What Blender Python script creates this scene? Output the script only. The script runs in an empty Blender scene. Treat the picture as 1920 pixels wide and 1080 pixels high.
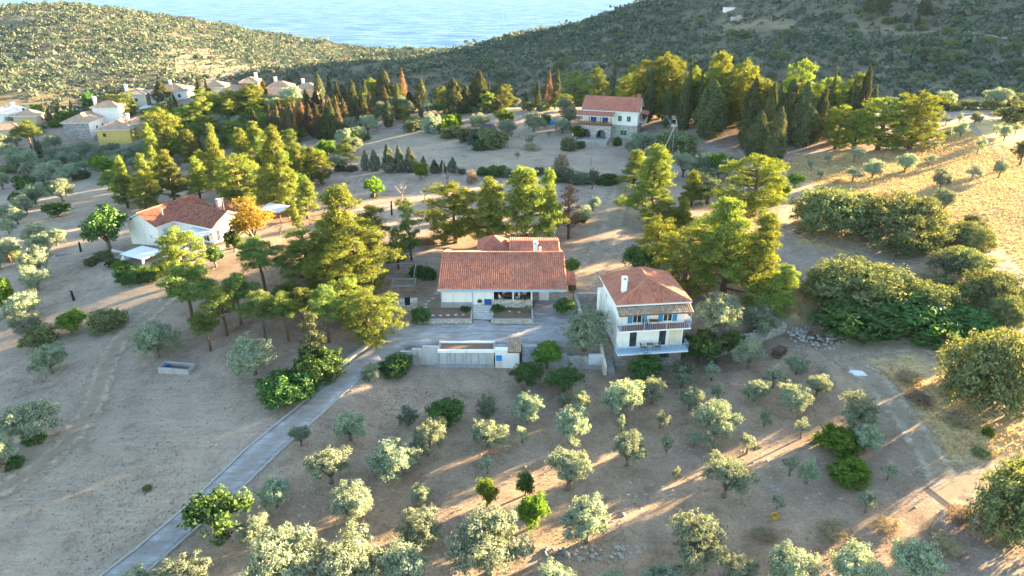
import bpy, bmesh, math, random
import numpy as np
from mathutils import Vector, Matrix

# ------------------------------------------------------------------ camera, sky, sun, exposure
scene = bpy.context.scene
COL = scene.collection
CAM_Z, PITCH, FPX = 40.0, math.radians(25.0), 1280.0
cam_data = bpy.data.cameras.new("camera"); cam = bpy.data.objects.new("camera", cam_data); COL.objects.link(cam)
cam.location = (0, 0, CAM_Z); cam.rotation_euler = (math.pi/2 - PITCH, 0, 0)
cam_data.sensor_width = 36.0; cam_data.lens = 24.0; cam_data.clip_start = 0.5; cam_data.clip_end = 30000
scene.camera = cam

SUN_EL, SUN_AZ = math.radians(9.4), math.radians(29.0)      # azimuth measured from +X towards +Y
SUN_DIR = Vector((math.cos(SUN_AZ)*math.cos(SUN_EL), math.sin(SUN_AZ)*math.cos(SUN_EL), math.sin(SUN_EL)))
world = bpy.data.worlds.new("World"); scene.world = world; world.use_nodes = True
wn = world.node_tree; bgn = wn.nodes["Background"]
sky = wn.nodes.new("ShaderNodeTexSky"); sky.sky_type = 'NISHITA'; sky.sun_disc = False
sky.sun_elevation = SUN_EL; sky.sun_rotation = math.pi/2 - SUN_AZ
sky.air_density = 1.0; sky.dust_density = 0.6; sky.ozone_density = 1.4
wn.links.new(sky.outputs[0], bgn.inputs[0]); bgn.inputs[1].default_value = 0.058
sun_data = bpy.data.lights.new("sun", 'SUN'); sun_data.energy = 5.0; sun_data.angle = math.radians(0.6)
sun_data.color = (1.0, 0.74, 0.42)
sun = bpy.data.objects.new("sun", sun_data); COL.objects.link(sun)
sun.rotation_euler = SUN_DIR.to_track_quat('Z', 'Y').to_euler()
sun.location = (200, 120, 120)
vs = scene.view_settings; vs.view_transform = 'Standard'; vs.look = 'None'; vs.gamma = 1.0; vs.use_curve_mapping = False
vs.exposure = 4.05
scene.cycles.volume_bounces = 0; scene.cycles.max_bounces = 6; scene.cycles.diffuse_bounces = 3
scene.cycles.transparent_max_bounces = 8

R = np.random.RandomState(7)
rnd = random.Random(11)

# ------------------------------------------------------------------ terrain function
CP, SP = math.cos(PITCH), math.sin(PITCH)
def ray(u, v):
    a = (u-960.0)/FPX; s = (v-540.0)/FPX
    return np.array([a, CP - s*SP, -SP - s*CP])
def at_dist(u, v, D):                      # the point on the line of sight at horizontal distance D (along y)
    d = ray(u, v); t = D/d[1]
    return (d[0]*t, D, CAM_Z + d[2]*t)

SEA_Z = -80.0
ctrl = [(0,80,0),(-1,95,0),(15,80,0),(18,92,.2),(-22,85,0),(-10,72,0),(10,73,0),(-55,105,-.6),(-40,118,-.6),(-70,80,-4.2),(-60,58,-4.6),(-40,43,-4.3),(-22,38,-3.8),
 (0,38,-3.0),(20,38,-2.6),(36,42,-2.4),(50,48,-1.8),(30,55,-1.4),(5,55,-1.6),(-15,55,-2.2),(40,62,-.8),(46,76,.2),(62,70,.6),(72,95,1.5),(58,125,1.6),(90,140,3.2),
 (120,160,5),(100,100,3.2),(130,120,6),(0,130,.6),(0,165,0),(32,176,0),(-40,150,-1.6),(-70,135,-4.5),(-105,160,-8.5),(-100,110,-6),(-120,200,-11),
 (-85,195,-6),(-40,205,-2.5),(0,20,-4),(-60,20,-6),(60,20,-3),(150,60,5),(150,20,2),(-140,80,-11),(-160,150,-13),
 (210,100,9),(300,100,10),(300,250,10),(391,333,30),(387,436,50),(404,529,72),(450,650,84),(500,450,76),(300,700,62),(420,120,16),(420,-60,14),(250,-80,4),(0,-120,-10),(-250,-60,-22),(-300,100,-28),(-420,200,-45),  # unseen slopes right of the view, raised to throw the eastern hillside into shade
 (700,200,40),(700,-200,40),(1500,0,80),(-800,0,-70),(-1500,200,-95),(0,-500,-20),(1500,800,110),(-700,-300,-60)]
edge = [(0,222,235),(120,216,246),(260,203,262),(400,190,272),(520,182,262),(640,190,246),(760,196,236),(900,203,228),(1040,205,224),(1180,205,222),
        (1330,206,220),(1480,205,218),(1620,202,217),(1760,197,216),(1920,193,214)]
for i, (u, v, D) in enumerate(edge):
    p = at_dist(u, v, D); ctrl.append(p)
    drop = 34 if u < 1250 else max(6, 34-(u-1250)*.05)
    q = at_dist(u, v, D+60); ctrl.append((q[0], q[1], p[2]-drop))
hills = [ # near-facing slope of the western hill
 (20,185,380),(150,175,400),(300,165,420),(430,150,450),(20,130,500),(170,120,520),(320,112,540),(450,118,560),(540,112,640),(0,80,620),(150,70,650),(300,75,690),(430,85,720),(560,95,800),
 (0,25,820),(100,16,850),(200,19,860),(300,31,870),(400,46,890),(500,62,920),(570,76,960),(630,92,1010),(670,105,1060),
 # eastern hill
 (600,150,420),(700,150,420),(800,150,410),(900,150,400),(1000,160,360),(1100,165,340),(1200,170,330),(1350,175,320),(1500,178,305),(1650,180,285),(1780,180,262),(1920,178,252),
 (620,122,640),(720,118,700),(800,118,600),(900,112,580),(1000,105,540),(1100,100,500),(1250,100,450),(1400,100,420),(1600,100,380),(1800,100,345),(1920,100,335),
 (700,105,1040),(760,103,980),(850,97,880),(900,88,820),(960,73,780),(1020,60,750),(1100,40,720),(1150,26,700),(1200,14,680),(1250,1,660),(1330,-22,640),
 (1400,30,540),(1500,10,520),(1600,20,480),(1750,30,440),(1900,30,420),(1500,-60,620),(1700,-60,540),(1900,-70,500),(2050,40,380),(2050,-80,470)]
for h_ in hills: ctrl.append(at_dist(*h_))
for (x, y, z) in [(-520,1150,-105),(-300,1250,-112),(-700,1000,-100),(-200,1200,-112),(0,1130,-115),(120,1060,-112),(250,1000,-100),(380,980,-85),(-900,600,-70),(-1500,900,-120),
                  (0,1600,-140),(-700,1600,-140),(700,1600,-110),(500,1100,-95),(1500,1600,-60)]: ctrl.append((x, y, z))
ctrl = np.array(ctrl, float)
SC = 100.0
def _phi(r2): return 0.5*r2*np.log(r2+1e-9)
_n = len(ctrl); P2 = ctrl[:, :2]/SC
_K = _phi(((P2[:, None]-P2[None])**2).sum(-1)) + np.eye(_n)*0.002
_Q = np.hstack([np.ones((_n, 1)), P2])
_A = np.zeros((_n+3, _n+3)); _A[:_n, :_n] = _K; _A[:_n, _n:] = _Q; _A[_n:, :_n] = _Q.T
_W = np.linalg.solve(_A, np.concatenate([ctrl[:, 2], np.zeros(3)]))
def tps(x, y):
    X = np.stack([x, y], -1)/SC; out = np.empty(len(x))
    for i in range(0, len(x), 20000):
        c = X[i:i+20000]
        out[i:i+20000] = _phi(((c[:, None]-P2[None])**2).sum(-1)) @ _W[:_n] + _W[_n] + c @ _W[_n+1:]
    return out

def sstep(a, b, x):
    t = np.clip((x-a)/(b-a), 0, 1); return t*t*(3-2*t)
def vnoise(x, y, seed=0):
    xi = np.floor(x).astype(np.int64); yi = np.floor(y).astype(np.int64); fx = x-xi; fy = y-yi
    def hsh(a, b):
        n = (a*374761393 + b*668265263 + seed*1442695041) & 0x7fffffff
        n = ((n ^ (n >> 13))*1274126177) & 0x7fffffff
        return ((n ^ (n >> 16)) & 0xffff)/65535.0
    fx = fx*fx*(3-2*fx); fy = fy*fy*(3-2*fy)
    return (hsh(xi, yi)*(1-fx)+hsh(xi+1, yi)*fx)*(1-fy) + (hsh(xi, yi+1)*(1-fx)+hsh(xi+1, yi+1)*fx)*fy
def fbm(x, y, o=4, seed=0):
    s = 0; a = .5; f = 1.0
    for i in range(o):
        s = s + a*(vnoise(x*f, y*f, seed+i*17)-.5); a *= .5; f *= 2.03
    return s

# terrace step: the olive grove lies below the yard, held by walls along this line
WALL_X = np.array([-60., -16.5, -12.5, -2, 3, 10, 13.2, 20.5, 23, 29.5, 36, 48, 90])
WALL_Y = np.array([69.0, 69.0, 68.9, 68.9, 68.9, 68.7, 68.6, 70.2, 70.3, 73.0, 75.5, 78, 80])
WALL_A = np.array([0, 0, 1.7, 2.0, 2.0, 2.2, 2.4, 2.4, 2.0, 1.6, .5, 0, 0])
def height(x, y):
    x = np.atleast_1d(np.asarray(x, float)); y = np.atleast_1d(np.asarray(y, float))
    z = tps(x, y)
    yw = np.interp(x, WALL_X, WALL_Y); am = np.interp(x, WALL_X, WALL_A)
    south = yw - y
    near = np.exp(-np.clip(south, 0, None)/22.0)
    z = z - am*sstep(-1.7, -0.7, south)*near
    # bank along the foot of the grove
    yb = 37.6 + (x-20)*0.035
    z = z - 1.7*sstep(0.0, 2.2, yb-y)*sstep(0, 14, x)*sstep(70, 45, x)
    D = np.hypot(x, y)
    far = sstep(255, 420, D)
    z = z + fbm(x/60, y/60, 4, 3)*11*far + fbm(x/22, y/22, 3, 9)*.9*(1-far)*sstep(110, 170, D)
    z = z + fbm(x/9, y/9, 3, 5)*.22*(1-far)
    return z
def h1(x, y): return float(height(x, y)[0])
def gp(u, v, dz=0.0):
    """where the line of sight through a photograph pixel meets the ground"""
    d = ray(u, v)
    t = np.concatenate([np.arange(25, 330, 1.0), np.arange(330, 1300, 4.0)])/d[1]
    x = d[0]*t; y = d[1]*t; z = CAM_Z + d[2]*t
    f = z - height(x, y) - dz
    k = np.argmax(f < 0) if (f < 0).any() else len(t)-1
    if k == 0: return float(x[0]), float(y[0]), float(z[0])
    w = f[k-1]/(f[k-1]-f[k]); tt = t[k-1] + (t[k]-t[k-1])*w
    return float(d[0]*tt), float(d[1]*tt), float(CAM_Z+d[2]*tt)
def on_plane(u, v, z):
    d = ray(u, v); t = (z-CAM_Z)/d[2]
    return float(d[0]*t), float(d[1]*t), z

# ------------------------------------------------------------------ materials
def new_mat(name):
    m = bpy.data.materials.new(name); m.use_nodes = True; nt = m.node_tree
    for n in list(nt.nodes): nt.nodes.remove(n)
    out = nt.nodes.new("ShaderNodeOutputMaterial")
    return m, nt, out
def N(nt, typ, **kw):
    n = nt.nodes.new(typ)
    for k, v in kw.items(): setattr(n, k, v)
    return n
def ramp(nt, fac, stops):
    r = N(nt, "ShaderNodeValToRGB"); e = r.color_ramp.elements
    while len(e) < len(stops): e.new(.5)
    for i, (p, c) in enumerate(stops):
        e[i].position = p; e[i].color = (*c, 1) if len(c) == 3 else c
    nt.links.new(fac, r.inputs[0]); return r.outputs[0]
def mixc(nt, fac, a, b, mode='MIX'):
    m = N(nt, "ShaderNodeMix", data_type='RGBA', blend_type=mode)
    for s, i in ((fac, 0), (a, 6), (b, 7)):
        if hasattr(s, 'is_output'): nt.links.new(s, m.inputs[i])
        elif isinstance(s, (int, float)): m.inputs[i].default_value = s
        else: m.inputs[i].default_value = (*s, 1)
    return m.outputs[2]
def mathn(nt, op, a, b=None, c=None, clamp=False):
    m = N(nt, "ShaderNodeMath", operation=op); m.use_clamp = clamp
    for i, s in enumerate((a, b, c)):
        if s is None: continue
        if hasattr(s, 'is_output'): nt.links.new(s, m.inputs[i])
        else: m.inputs[i].default_value = s
    return m.outputs[0]
def noise(nt, scale, detail=4, rough=.6, vec=None, dist=0.0):
    n = N(nt, "ShaderNodeTexNoise"); n.inputs["Scale"].default_value = scale; n.inputs["Detail"].default_value = detail
    n.inputs["Roughness"].default_value = rough; n.inputs["Distortion"].default_value = dist
    if vec is not None: nt.links.new(vec, n.inputs["Vector"])
    return n.outputs["Fac"]
def objco(nt):
    return N(nt, "ShaderNodeTexCoord").outputs["Object"]
def worldpos(nt):
    return N(nt, "ShaderNodeNewGeometry").outputs["Position"]
def mapped(nt, vec, scale=(1,1,1), rot=(0,0,0)):
    m = N(nt, "ShaderNodeMapping"); nt.links.new(vec, m.inputs[0]); m.inputs["Scale"].default_value = scale; m.inputs["Rotation"].default_value = rot
    return m.outputs[0]
def principled(nt, out, color, rough=.8, bump=None, bstr=.3, bdist=.05, metallic=0, spec=.3):
    p = N(nt, "ShaderNodeBsdfPrincipled")
    if hasattr(color, 'is_output'): nt.links.new(color, p.inputs["Base Color"])
    else: p.inputs["Base Color"].default_value = (*color, 1)
    if hasattr(rough, 'is_output'): nt.links.new(rough, p.inputs["Roughness"])
    else: p.inputs["Roughness"].default_value = rough
    p.inputs["Metallic"].default_value = metallic; p.inputs["Specular IOR Level"].default_value = spec
    if bump is not None:
        b = N(nt, "ShaderNodeBump"); b.inputs["Strength"].default_value = bstr; b.inputs["Distance"].default_value = bdist
        nt.links.new(bump, b.inputs["Height"]); nt.links.new(b.outputs[0], p.inputs["Normal"])
    nt.links.new(p.outputs[0], out.inputs[0]); return p
MATS = {}
def simple(name, col, rough=.8, var=.25, scale=2.0, bstr=.2, metallic=0, stain=None, spec=.3):
    """a plain surface with uneven tone, faint grime and fine relief"""
    if name in MATS: return MATS[name]
    m, nt, out = new_mat(name); w = worldpos(nt)
    n1 = noise(nt, scale, 5, .65, w); n2 = noise(nt, scale*9, 3, .6, w)
    dark = tuple(c*(1-var) for c in col); lite = tuple(min(1, c*(1+var*.6)) for c in col)
    c = ramp(nt, n1, [(.3, dark), (.7, lite)])
    c = mixc(nt, .25, c, ramp(nt, n2, [(.35, dark), (.7, lite)]))
    if stain:
        s = noise(nt, 1.0, 4, .7, mapped(nt, w, (1.6, 1.6, .22)))
        c = mixc(nt, mathn(nt, 'MULTIPLY', ramp(nt, s, [(.52, (0,0,0)), (.72, (1,1,1))]), .6), c, stain)
    principled(nt, out, c, rough, n2, bstr, .02, metallic, spec)
    MATS[name] = m; return m
def leaf_mat(name, dark, light, trans=.35, tcol=None, gloss=.0):
    if name in MATS: return MATS[name]
    m, nt, out = new_mat(name)
    g = N(nt, "ShaderNodeNewGeometry"); oi = N(nt, "ShaderNodeObjectInfo")
    c = ramp(nt, g.outputs["Random Per Island"], [(0.0, dark), (.6, tuple((a+b)/2 for a, b in zip(dark, light))), (1.0, light)])
    hs = N(nt, "ShaderNodeHueSaturation"); nt.links.new(c, hs.inputs["Color"])
    nt.links.new(mathn(nt, 'MULTIPLY_ADD', oi.outputs["Random"], .05, .475), hs.inputs["Hue"])
    nt.links.new(mathn(nt, 'MULTIPLY_ADD', oi.outputs["Random"], .55, .72), hs.inputs["Value"])
    hs.inputs["Saturation"].default_value = .95
    d = N(nt, "ShaderNodeBsdfDiffuse"); t = N(nt, "ShaderNodeBsdfTranslucent"); mx = N(nt, "ShaderNodeMixShader")
    nt.links.new(hs.outputs[0], d.inputs[0])
    tc = mixc(nt, 1.0, hs.outputs[0], tcol or (1.5, 1.4, .55), 'MULTIPLY')
    nt.links.new(tc, t.inputs[0]); mx.inputs[0].default_value = trans
    nt.links.new(d.outputs[0], mx.inputs[1]); nt.links.new(t.outputs[0], mx.inputs[2])
    if gloss:
        gl = N(nt, "ShaderNodeBsdfGlossy"); gl.inputs["Roughness"].default_value = .45; m2 = N(nt, "ShaderNodeMixShader"); m2.inputs[0].default_value = gloss
        nt.links.new(mx.outputs[0], m2.inputs[1]); nt.links.new(gl.outputs[0], m2.inputs[2]); nt.links.new(m2.outputs[0], out.inputs[0])
    else: nt.links.new(mx.outputs[0], out.inputs[0])
    MATS[name] = m; return m

# ------------------------------------------------------------------ object helpers
def props(o, label=None, cat=None, group=None, kind=None):
    if label: o["label"] = label
    if cat: o["category"] = cat
    if group: o["group"] = group
    if kind: o["kind"] = kind
    return o
def empty(name, loc=(0,0,0), rz=0.0, label=None, cat=None, group=None):
    o = bpy.data.objects.new(name, None); COL.objects.link(o); o.location = loc; o.rotation_euler = (0, 0, rz); o.empty_display_size = .3
    return props(o, label, cat, group)
def link_mesh(name, me, parent=None, mat=None):
    o = bpy.data.objects.new(name, me); COL.objects.link(o)
    if mat is not None and not me.materials: me.materials.append(mat)
    if parent is not None: o.parent = parent
    return o
class MB:
    """collects faces, then links them as one mesh object"""
    def __init__(s): s.v = []; s.f = []
    def add(s, vs, fs):
        k = len(s.v); s.v.extend([tuple(map(float, p)) for p in vs]); s.f.extend([tuple(i+k for i in f) for f in fs]); return s
    def box(s, x0, x1, y0, y1, z0, z1):
        return s.add([(x0,y0,z0),(x1,y0,z0),(x1,y1,z0),(x0,y1,z0),(x0,y0,z1),(x1,y0,z1),(x1,y1,z1),(x0,y1,z1)],
                     [(0,3,2,1),(4,5,6,7),(0,1,5,4),(1,2,6,5),(2,3,7,6),(3,0,4,7)])
    def prism(s, poly, z0, z1):
        n = len(poly)
        return s.add([(x,y,z0) for x,y in poly]+[(x,y,z1) for x,y in poly],
                     [tuple(range(n))[::-1], tuple(range(n,2*n))]+[(i,(i+1)%n,(i+1)%n+n,i+n) for i in range(n)])
    def slab(s, pts, th):                  # thick sheet from a planar polygon, th below it
        n = len(pts)
        return s.add([p for p in pts]+[(p[0],p[1],p[2]-th) for p in pts],
                     [tuple(range(n)), tuple(range(n,2*n))[::-1]]+[(i,i+n,(i+1)%n+n,(i+1)%n) for i in range(n)])
    def tube(s, pts, rad, n=6, cap=True):
        pts = [Vector(p) for p in pts]; rings = []; k0 = len(s.v)
        for i, p in enumerate(pts):
            d = (pts[min(i+1, len(pts)-1)]-pts[max(i-1, 0)]).normalized()
            a = d.cross(Vector((0,1,0)) if abs(d.y) < .9 else Vector((1,0,0))).normalized(); b = d.cross(a)
            r = rad[i] if hasattr(rad, '__len__') else rad
            for j in range(n):
                t = 2*math.pi*j/n; q = p + a*(r*math.cos(t)) + b*(r*math.sin(t)); s.v.append(tuple(q))
        for i in range(len(pts)-1):
            for j in range(n):
                s.f.append((k0+i*n+j, k0+i*n+(j+1)%n, k0+(i+1)*n+(j+1)%n, k0+(i+1)*n+j))
        if cap: s.f.append(tuple(k0+j for j in range(n))[::-1]); s.f.append(tuple(k0+(len(pts)-1)*n+j for j in range(n)))
        return s
    def lathe(s, prof, cx=0, cy=0, n=10):
        k0 = len(s.v)
        for r, z in prof:
            for j in range(n): t = 2*math.pi*j/n; s.v.append((cx+r*math.cos(t), cy+r*math.sin(t), z))
        for i in range(len(prof)-1):
            for j in range(n): s.f.append((k0+i*n+j, k0+i*n+(j+1)%n, k0+(i+1)*n+(j+1)%n, k0+(i+1)*n+j))
        s.f.append(tuple(k0+(len(prof)-1)*n+j for j in range(n)))
        return s
    def mesh(s, name, smooth=False):
        me = bpy.data.meshes.new(name); me.from_pydata(s.v, [], s.f); me.validate()
        bm = bmesh.new(); bm.from_mesh(me); bmesh.ops.recalc_face_normals(bm, faces=bm.faces); bm.to_mesh(me); bm.free()
        if smooth: me.polygons.foreach_set("use_smooth", [True]*len(me.polygons))
        return me
    def build(s, name, mat, parent=None, kind=None, smooth=False, label=None):
        o = link_mesh(name, s.mesh(name, smooth), parent, mat)
        if kind: o["kind"] = kind
        if label: o["label"] = label
        return o
def np_mesh(name, V, F4, attrs=None, smooth=False):
    """quad mesh straight from arrays"""
    me = bpy.data.meshes.new(name); V = np.ascontiguousarray(V, np.float32); F4 = np.ascontiguousarray(F4, np.int32)
    me.vertices.add(len(V)); me.vertices.foreach_set("co", V.ravel())
    me.loops.add(F4.size); me.loops.foreach_set("vertex_index", F4.ravel())
    me.polygons.add(len(F4)); me.polygons.foreach_set("loop_start", np.arange(0, F4.size, F4.shape[1], dtype=np.int32))
    me.update(calc_edges=True)
    if smooth: me.polygons.foreach_set("use_smooth", np.ones(len(F4), bool))
    for k, a in (attrs or {}).items():
        at = me.attributes.new(k, 'FLOAT', 'POINT'); at.data.foreach_set("value", np.ascontiguousarray(a, np.float32))
    return me

# ------------------------------------------------------------------ ground, hills, sea
def spread(lo, hi, step, out, grow=1.06, big=14.0):
    core = list(np.arange(lo, hi+1e-6, step)); a, s = hi, step
    right = []
    while a < out[1]: s = min(s*grow, big); a += s; right.append(a)
    a, s = lo, step; left = []
    while a > out[0]: s = min(s*grow, big); a -= s; left.append(a)
    return np.array(left[::-1]+core+right)
GX = spread(-100, 112, 1.0, (-1450, 1450)); GY = spread(24, 205, 1.0, (-260, 1600))
nx, ny = len(GX), len(GY)
XX, YY = np.meshgrid(GX, GY); xf, yf = XX.ravel(), YY.ravel()
zf = height(xf, yf)
ZG = zf.reshape(ny, nx)
def hm(x, y):
    """height of the built ground sheet (bilinear between its corners)"""
    i = min(max(int(np.searchsorted(GX, x)-1), 0), nx-2); j = min(max(int(np.searchsorted(GY, y)-1), 0), ny-2)
    a = (x-GX[i])/(GX[i+1]-GX[i]); b = (y-GY[j])/(GY[j+1]-GY[j])
    return float((ZG[j,i]*(1-a)+ZG[j,i+1]*a)*(1-b)+(ZG[j+1,i]*(1-a)+ZG[j+1,i+1]*a)*b)
def poly_px(pts): return np.array([gp(u, v)[:2] for u, v in pts])
def polymask(x, y, poly, soft):
    ins = np.zeros(len(x), bool); d2 = np.full(len(x), 1e9); n = len(poly)
    for i in range(n):
        ax, ay = poly[i]; bx, by = poly[(i+1) % n]
        c = ((ay > y) != (by > y)) & (x < (bx-ax)*(y-ay)/((by-ay) if by != ay else 1e-9)+ax); ins ^= c
        L = (bx-ax)**2+(by-ay)**2+1e-9; t = np.clip(((x-ax)*(bx-ax)+(y-ay)*(by-ay))/L, 0, 1)
        d2 = np.minimum(d2, (x-ax-t*(bx-ax))**2+(y-ay-t*(by-ay))**2)
    s = np.where(ins, 1, -1)*np.sqrt(d2)
    return sstep(-soft, soft, s + fbm(x/4, y/4, 3, 21)*soft*1.6)
def linemask(x, y, line, half, soft):
    d2 = np.full(len(x), 1e9)
    for (ax, ay), (bx, by) in zip(line[:-1], line[1:]):
        L = (bx-ax)**2+(by-ay)**2+1e-9; t = np.clip(((x-ax)*(bx-ax)+(y-ay)*(by-ay))/L, 0, 1)
        d2 = np.minimum(d2, (x-ax-t*(bx-ax))**2+(y-ay-t*(by-ay))**2)
    return sstep(half+soft, half-soft, np.sqrt(d2))
def zone(polys, soft=2.5):
    m = np.zeros(len(xf))
    for p in polys: m = np.maximum(m, polymask(xf, yf, poly_px(p), soft))
    return m
A = {}
A["straw"] = zone([[(1466,330),(1490,292),(1600,283),(1720,280),(1770,240),(1920,212),(2000,240),(2000,560),(1905,520),(1850,440),(1760,415),(1640,372),(1560,352)],
                   [(1640,690),(1700,678),(1790,735),(1850,790),(1930,800),(1990,860),(1770,884),(1735,850),(1690,770)],
                   [(1470,540),(1520,530),(1560,580),(1520,605),(1470,590)], [(1500,380),(1560,440),(1640,470),(1600,480),(1500,450)]])
A["litter"] = .75*zone([[(1215,470),(1330,440),(1420,470),(1500,560),(1470,625),(1400,600),(1310,560),(1290,520)], [(330,560),(470,470),(560,440),(700,440),(735,560),(720,620),(620,650),(480,650),(380,640)],
                    [(810,430),(1090,400),(1110,450),(820,470)], [(1310,200),(1600,230),(1690,270),(1450,290),(1330,270)], [(390,330),(600,330),(600,420),(480,440)],
                    [(690,545),(800,500),(830,560),(800,600),(740,600)], [(1300,640),(1440,610),(1470,640),(1340,660)], [(1350,1000),(1800,990),(1850,1010),(1800,1040),(1350,1030)]], 6.0)
A["grove"] = zone([[(640,760),(720,690),(1130,690),(1300,680),(1520,650),(1640,690),(1740,850),(1800,1000),(1750,1100),(250,1120),(420,980)]], 3.0)
A["pale"] = zone([[(0,380),(180,330),(300,420),(160,480),(60,520),(0,520)], [(660,250),(900,240),(1060,255),(1160,290),(1130,340),(700,320)], [(300,505),(200,540),(120,640),(180,640),(330,560)],
                  [(1380,640),(1560,630),(1760,640),(1640,700),(1560,680)], [(0,900),(150,860),(300,700),(480,760),(380,900),(150,1080),(0,1080)]], 4.0)
far = sstep(250, 330, np.hypot(xf, yf)); A["hill"] = far
A["clear"] = zone([[(295,105),(330,84),(380,92),(420,110),(490,122),(430,140),(330,135)], [(250,120),(330,118),(330,130),(240,128)], [(30,22),(90,20),(90,34),(40,34)], [(20,112),(170,110),(160,116),(20,117)]], 7.0)*far
A["clear"] = np.maximum(.8*A["clear"], .3*zone([[(1340,38),(1400,30),(1500,42),(1480,56),(1360,58)], [(1600,45),(1720,48),(1760,62),(1700,66),(1600,58)]], 6.0)*far)
tracks_px = {"left": ([(330,548),(272,598),(222,640),(196,700),(170,770),(120,838),(60,885),(-30,935)], 1.5),
             "center": ([(1168,352),(1152,400),(1140,450),(1110,500),(1085,545)], 2.6)}
A["track"] = np.zeros(len(xf))
for ln, hw in tracks_px.values(): A["track"] = np.maximum(A["track"], .55*linemask(xf, yf, poly_px(ln), hw+1, 2.2))
# the paved parts get the ground sheet pressed down a little so that the paving lies clear of it
V = np.stack([xf, yf, zf], -1)
ids = np.arange(nx*ny).reshape(ny, nx)
F = np.stack([ids[:-1,:-1], ids[:-1,1:], ids[1:,1:], ids[1:,:-1]], -1).reshape(-1, 4)

gm, nt, out = new_mat("ground_soil"); w = worldpos(nt)
def attr(nt, k): a = N(nt, "ShaderNodeAttribute"); a.attribute_name = k; return a.outputs["Fac"]
n_big = noise(nt, .07, 5, .6, w); n_mid = noise(nt, .55, 6, .7, w); n_fine = noise(nt, 4.5, 5, .75, w); n_str = noise(nt, 1.0, 5, .7, mapped(nt, w, (.28, 1.9, 1), (0, 0, .45)))
n_grain = noise(nt, 14, 3, .7, w)
c = ramp(nt, n_mid, [(.28, (.235,.182,.138)), (.5, (.315,.25,.197)), (.74, (.395,.325,.262))])
c = mixc(nt, attr(nt, "grove"), c, ramp(nt, n_mid, [(.28, (.225,.16,.108)), (.5, (.31,.23,.162)), (.75, (.39,.30,.22))]))
c = mixc(nt, mathn(nt, 'MULTIPLY', attr(nt, "pale"), .7), c, ramp(nt, n_str, [(.3, (.28,.225,.16)), (.55, (.37,.302,.222)), (.75, (.45,.375,.28))]))
c = mixc(nt, attr(nt, "litter"), c, ramp(nt, n_mid, [(.3, (.15,.095,.062)), (.7, (.27,.175,.115))]))
c = mixc(nt, attr(nt, "straw"), c, ramp(nt, n_str, [(.25, (.32,.215,.09)), (.5, (.51,.37,.17)), (.75, (.65,.52,.29))]))
c = mixc(nt, attr(nt, "track"), c, ramp(nt, n_str, [(.3, (.29,.235,.17)), (.7, (.42,.355,.27))]))
c = mixc(nt, mathn(nt, 'MULTIPLY', attr(nt, "hill"), .9), c, ramp(nt, noise(nt, .11, 6, .7, w), [(.3, (.085,.082,.05)), (.55, (.125,.112,.07)), (.75, (.19,.16,.10))]))
c = mixc(nt, attr(nt, "clear"), c, ramp(nt, noise(nt, .09, 6, .75, w), [(.3, (.30,.225,.125)), (.5, (.41,.315,.18)), (.7, (.52,.43,.29))]))
c = mixc(nt, .8, c, ramp(nt, n_big, [(.3, (.74,.74,.76)), (.7, (1.16,1.12,1.05))]), 'MULTIPLY')
c = mixc(nt, .75, c, ramp(nt, n_fine, [(.3, (.60,.58,.55)), (.48, (1,1,1)), (.74, (1.32,1.30,1.24))]), 'MULTIPLY')
c = mixc(nt, .6, c, ramp(nt, n_grain, [(.3, (.62,.62,.62)), (.5, (1,1,1)), (.72, (1.35,1.35,1.33))]), 'MULTIPLY')
vp = N(nt, "ShaderNodeTexVoronoi"); vp.inputs["Scale"].default_value = 1.7; nt.links.new(w, vp.inputs["Vector"])
c = mixc(nt, mathn(nt, 'MULTIPLY', ramp(nt, vp.outputs["Distance"], [(.07, (1,1,1)), (.13, (0,0,0))]), .5), c, (.46,.43,.38))
n_pat = noise(nt, .28, 6, .72, w, .8)
c = mixc(nt, .8, c, ramp(nt, n_pat, [(.32, (.66,.64,.62)), (.47, (1,1,1)), (.6, (1,1,1)), (.72, (1.28,1.24,1.16))]), 'MULTIPLY')
bmp = mathn(nt, 'ADD', mathn(nt, 'MULTIPLY', n_fine, .6), mathn(nt, 'MULTIPLY', n_str, .7))
principled(nt, out, c, .95, bmp, .8, .16, 0, .05)
MATS["ground"] = gm
# split: the near ground, and the two hills across the ravine
fx, fy = V[F].mean(1)[:, 0], V[F].mean(1)[:, 1]
ex = np.array([at_dist(u, v, D)[0] for u, v, D in edge]); ey = np.array([D for _, _, D in edge])
yedge = np.interp(fx, ex, ey) + 42
is_far = fy > yedge
west = is_far & (fx < -165 + (fy-300)*-.02)
for nm, sel in (("ground", ~is_far), ("hill", west), ("hill", is_far & ~west)):
    used, inv = np.unique(F[sel].ravel(), return_inverse=True)
    me = np_mesh(nm, V[used], inv.reshape(-1, 4), {k: a[used] for k, a in A.items()}, True)
    o = link_mesh(nm, me, None, gm)
    lab = {"ground": "dry brown earth and straw ground of the olive groves and yards"}.get(nm) or ("scrub covered sunlit hill above the sea beyond the village" if sel is west else "shaded scrub hillside rising behind the pine wood")
    props(o, lab, "ground" if nm == "ground" else "hill", None, "structure")

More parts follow.
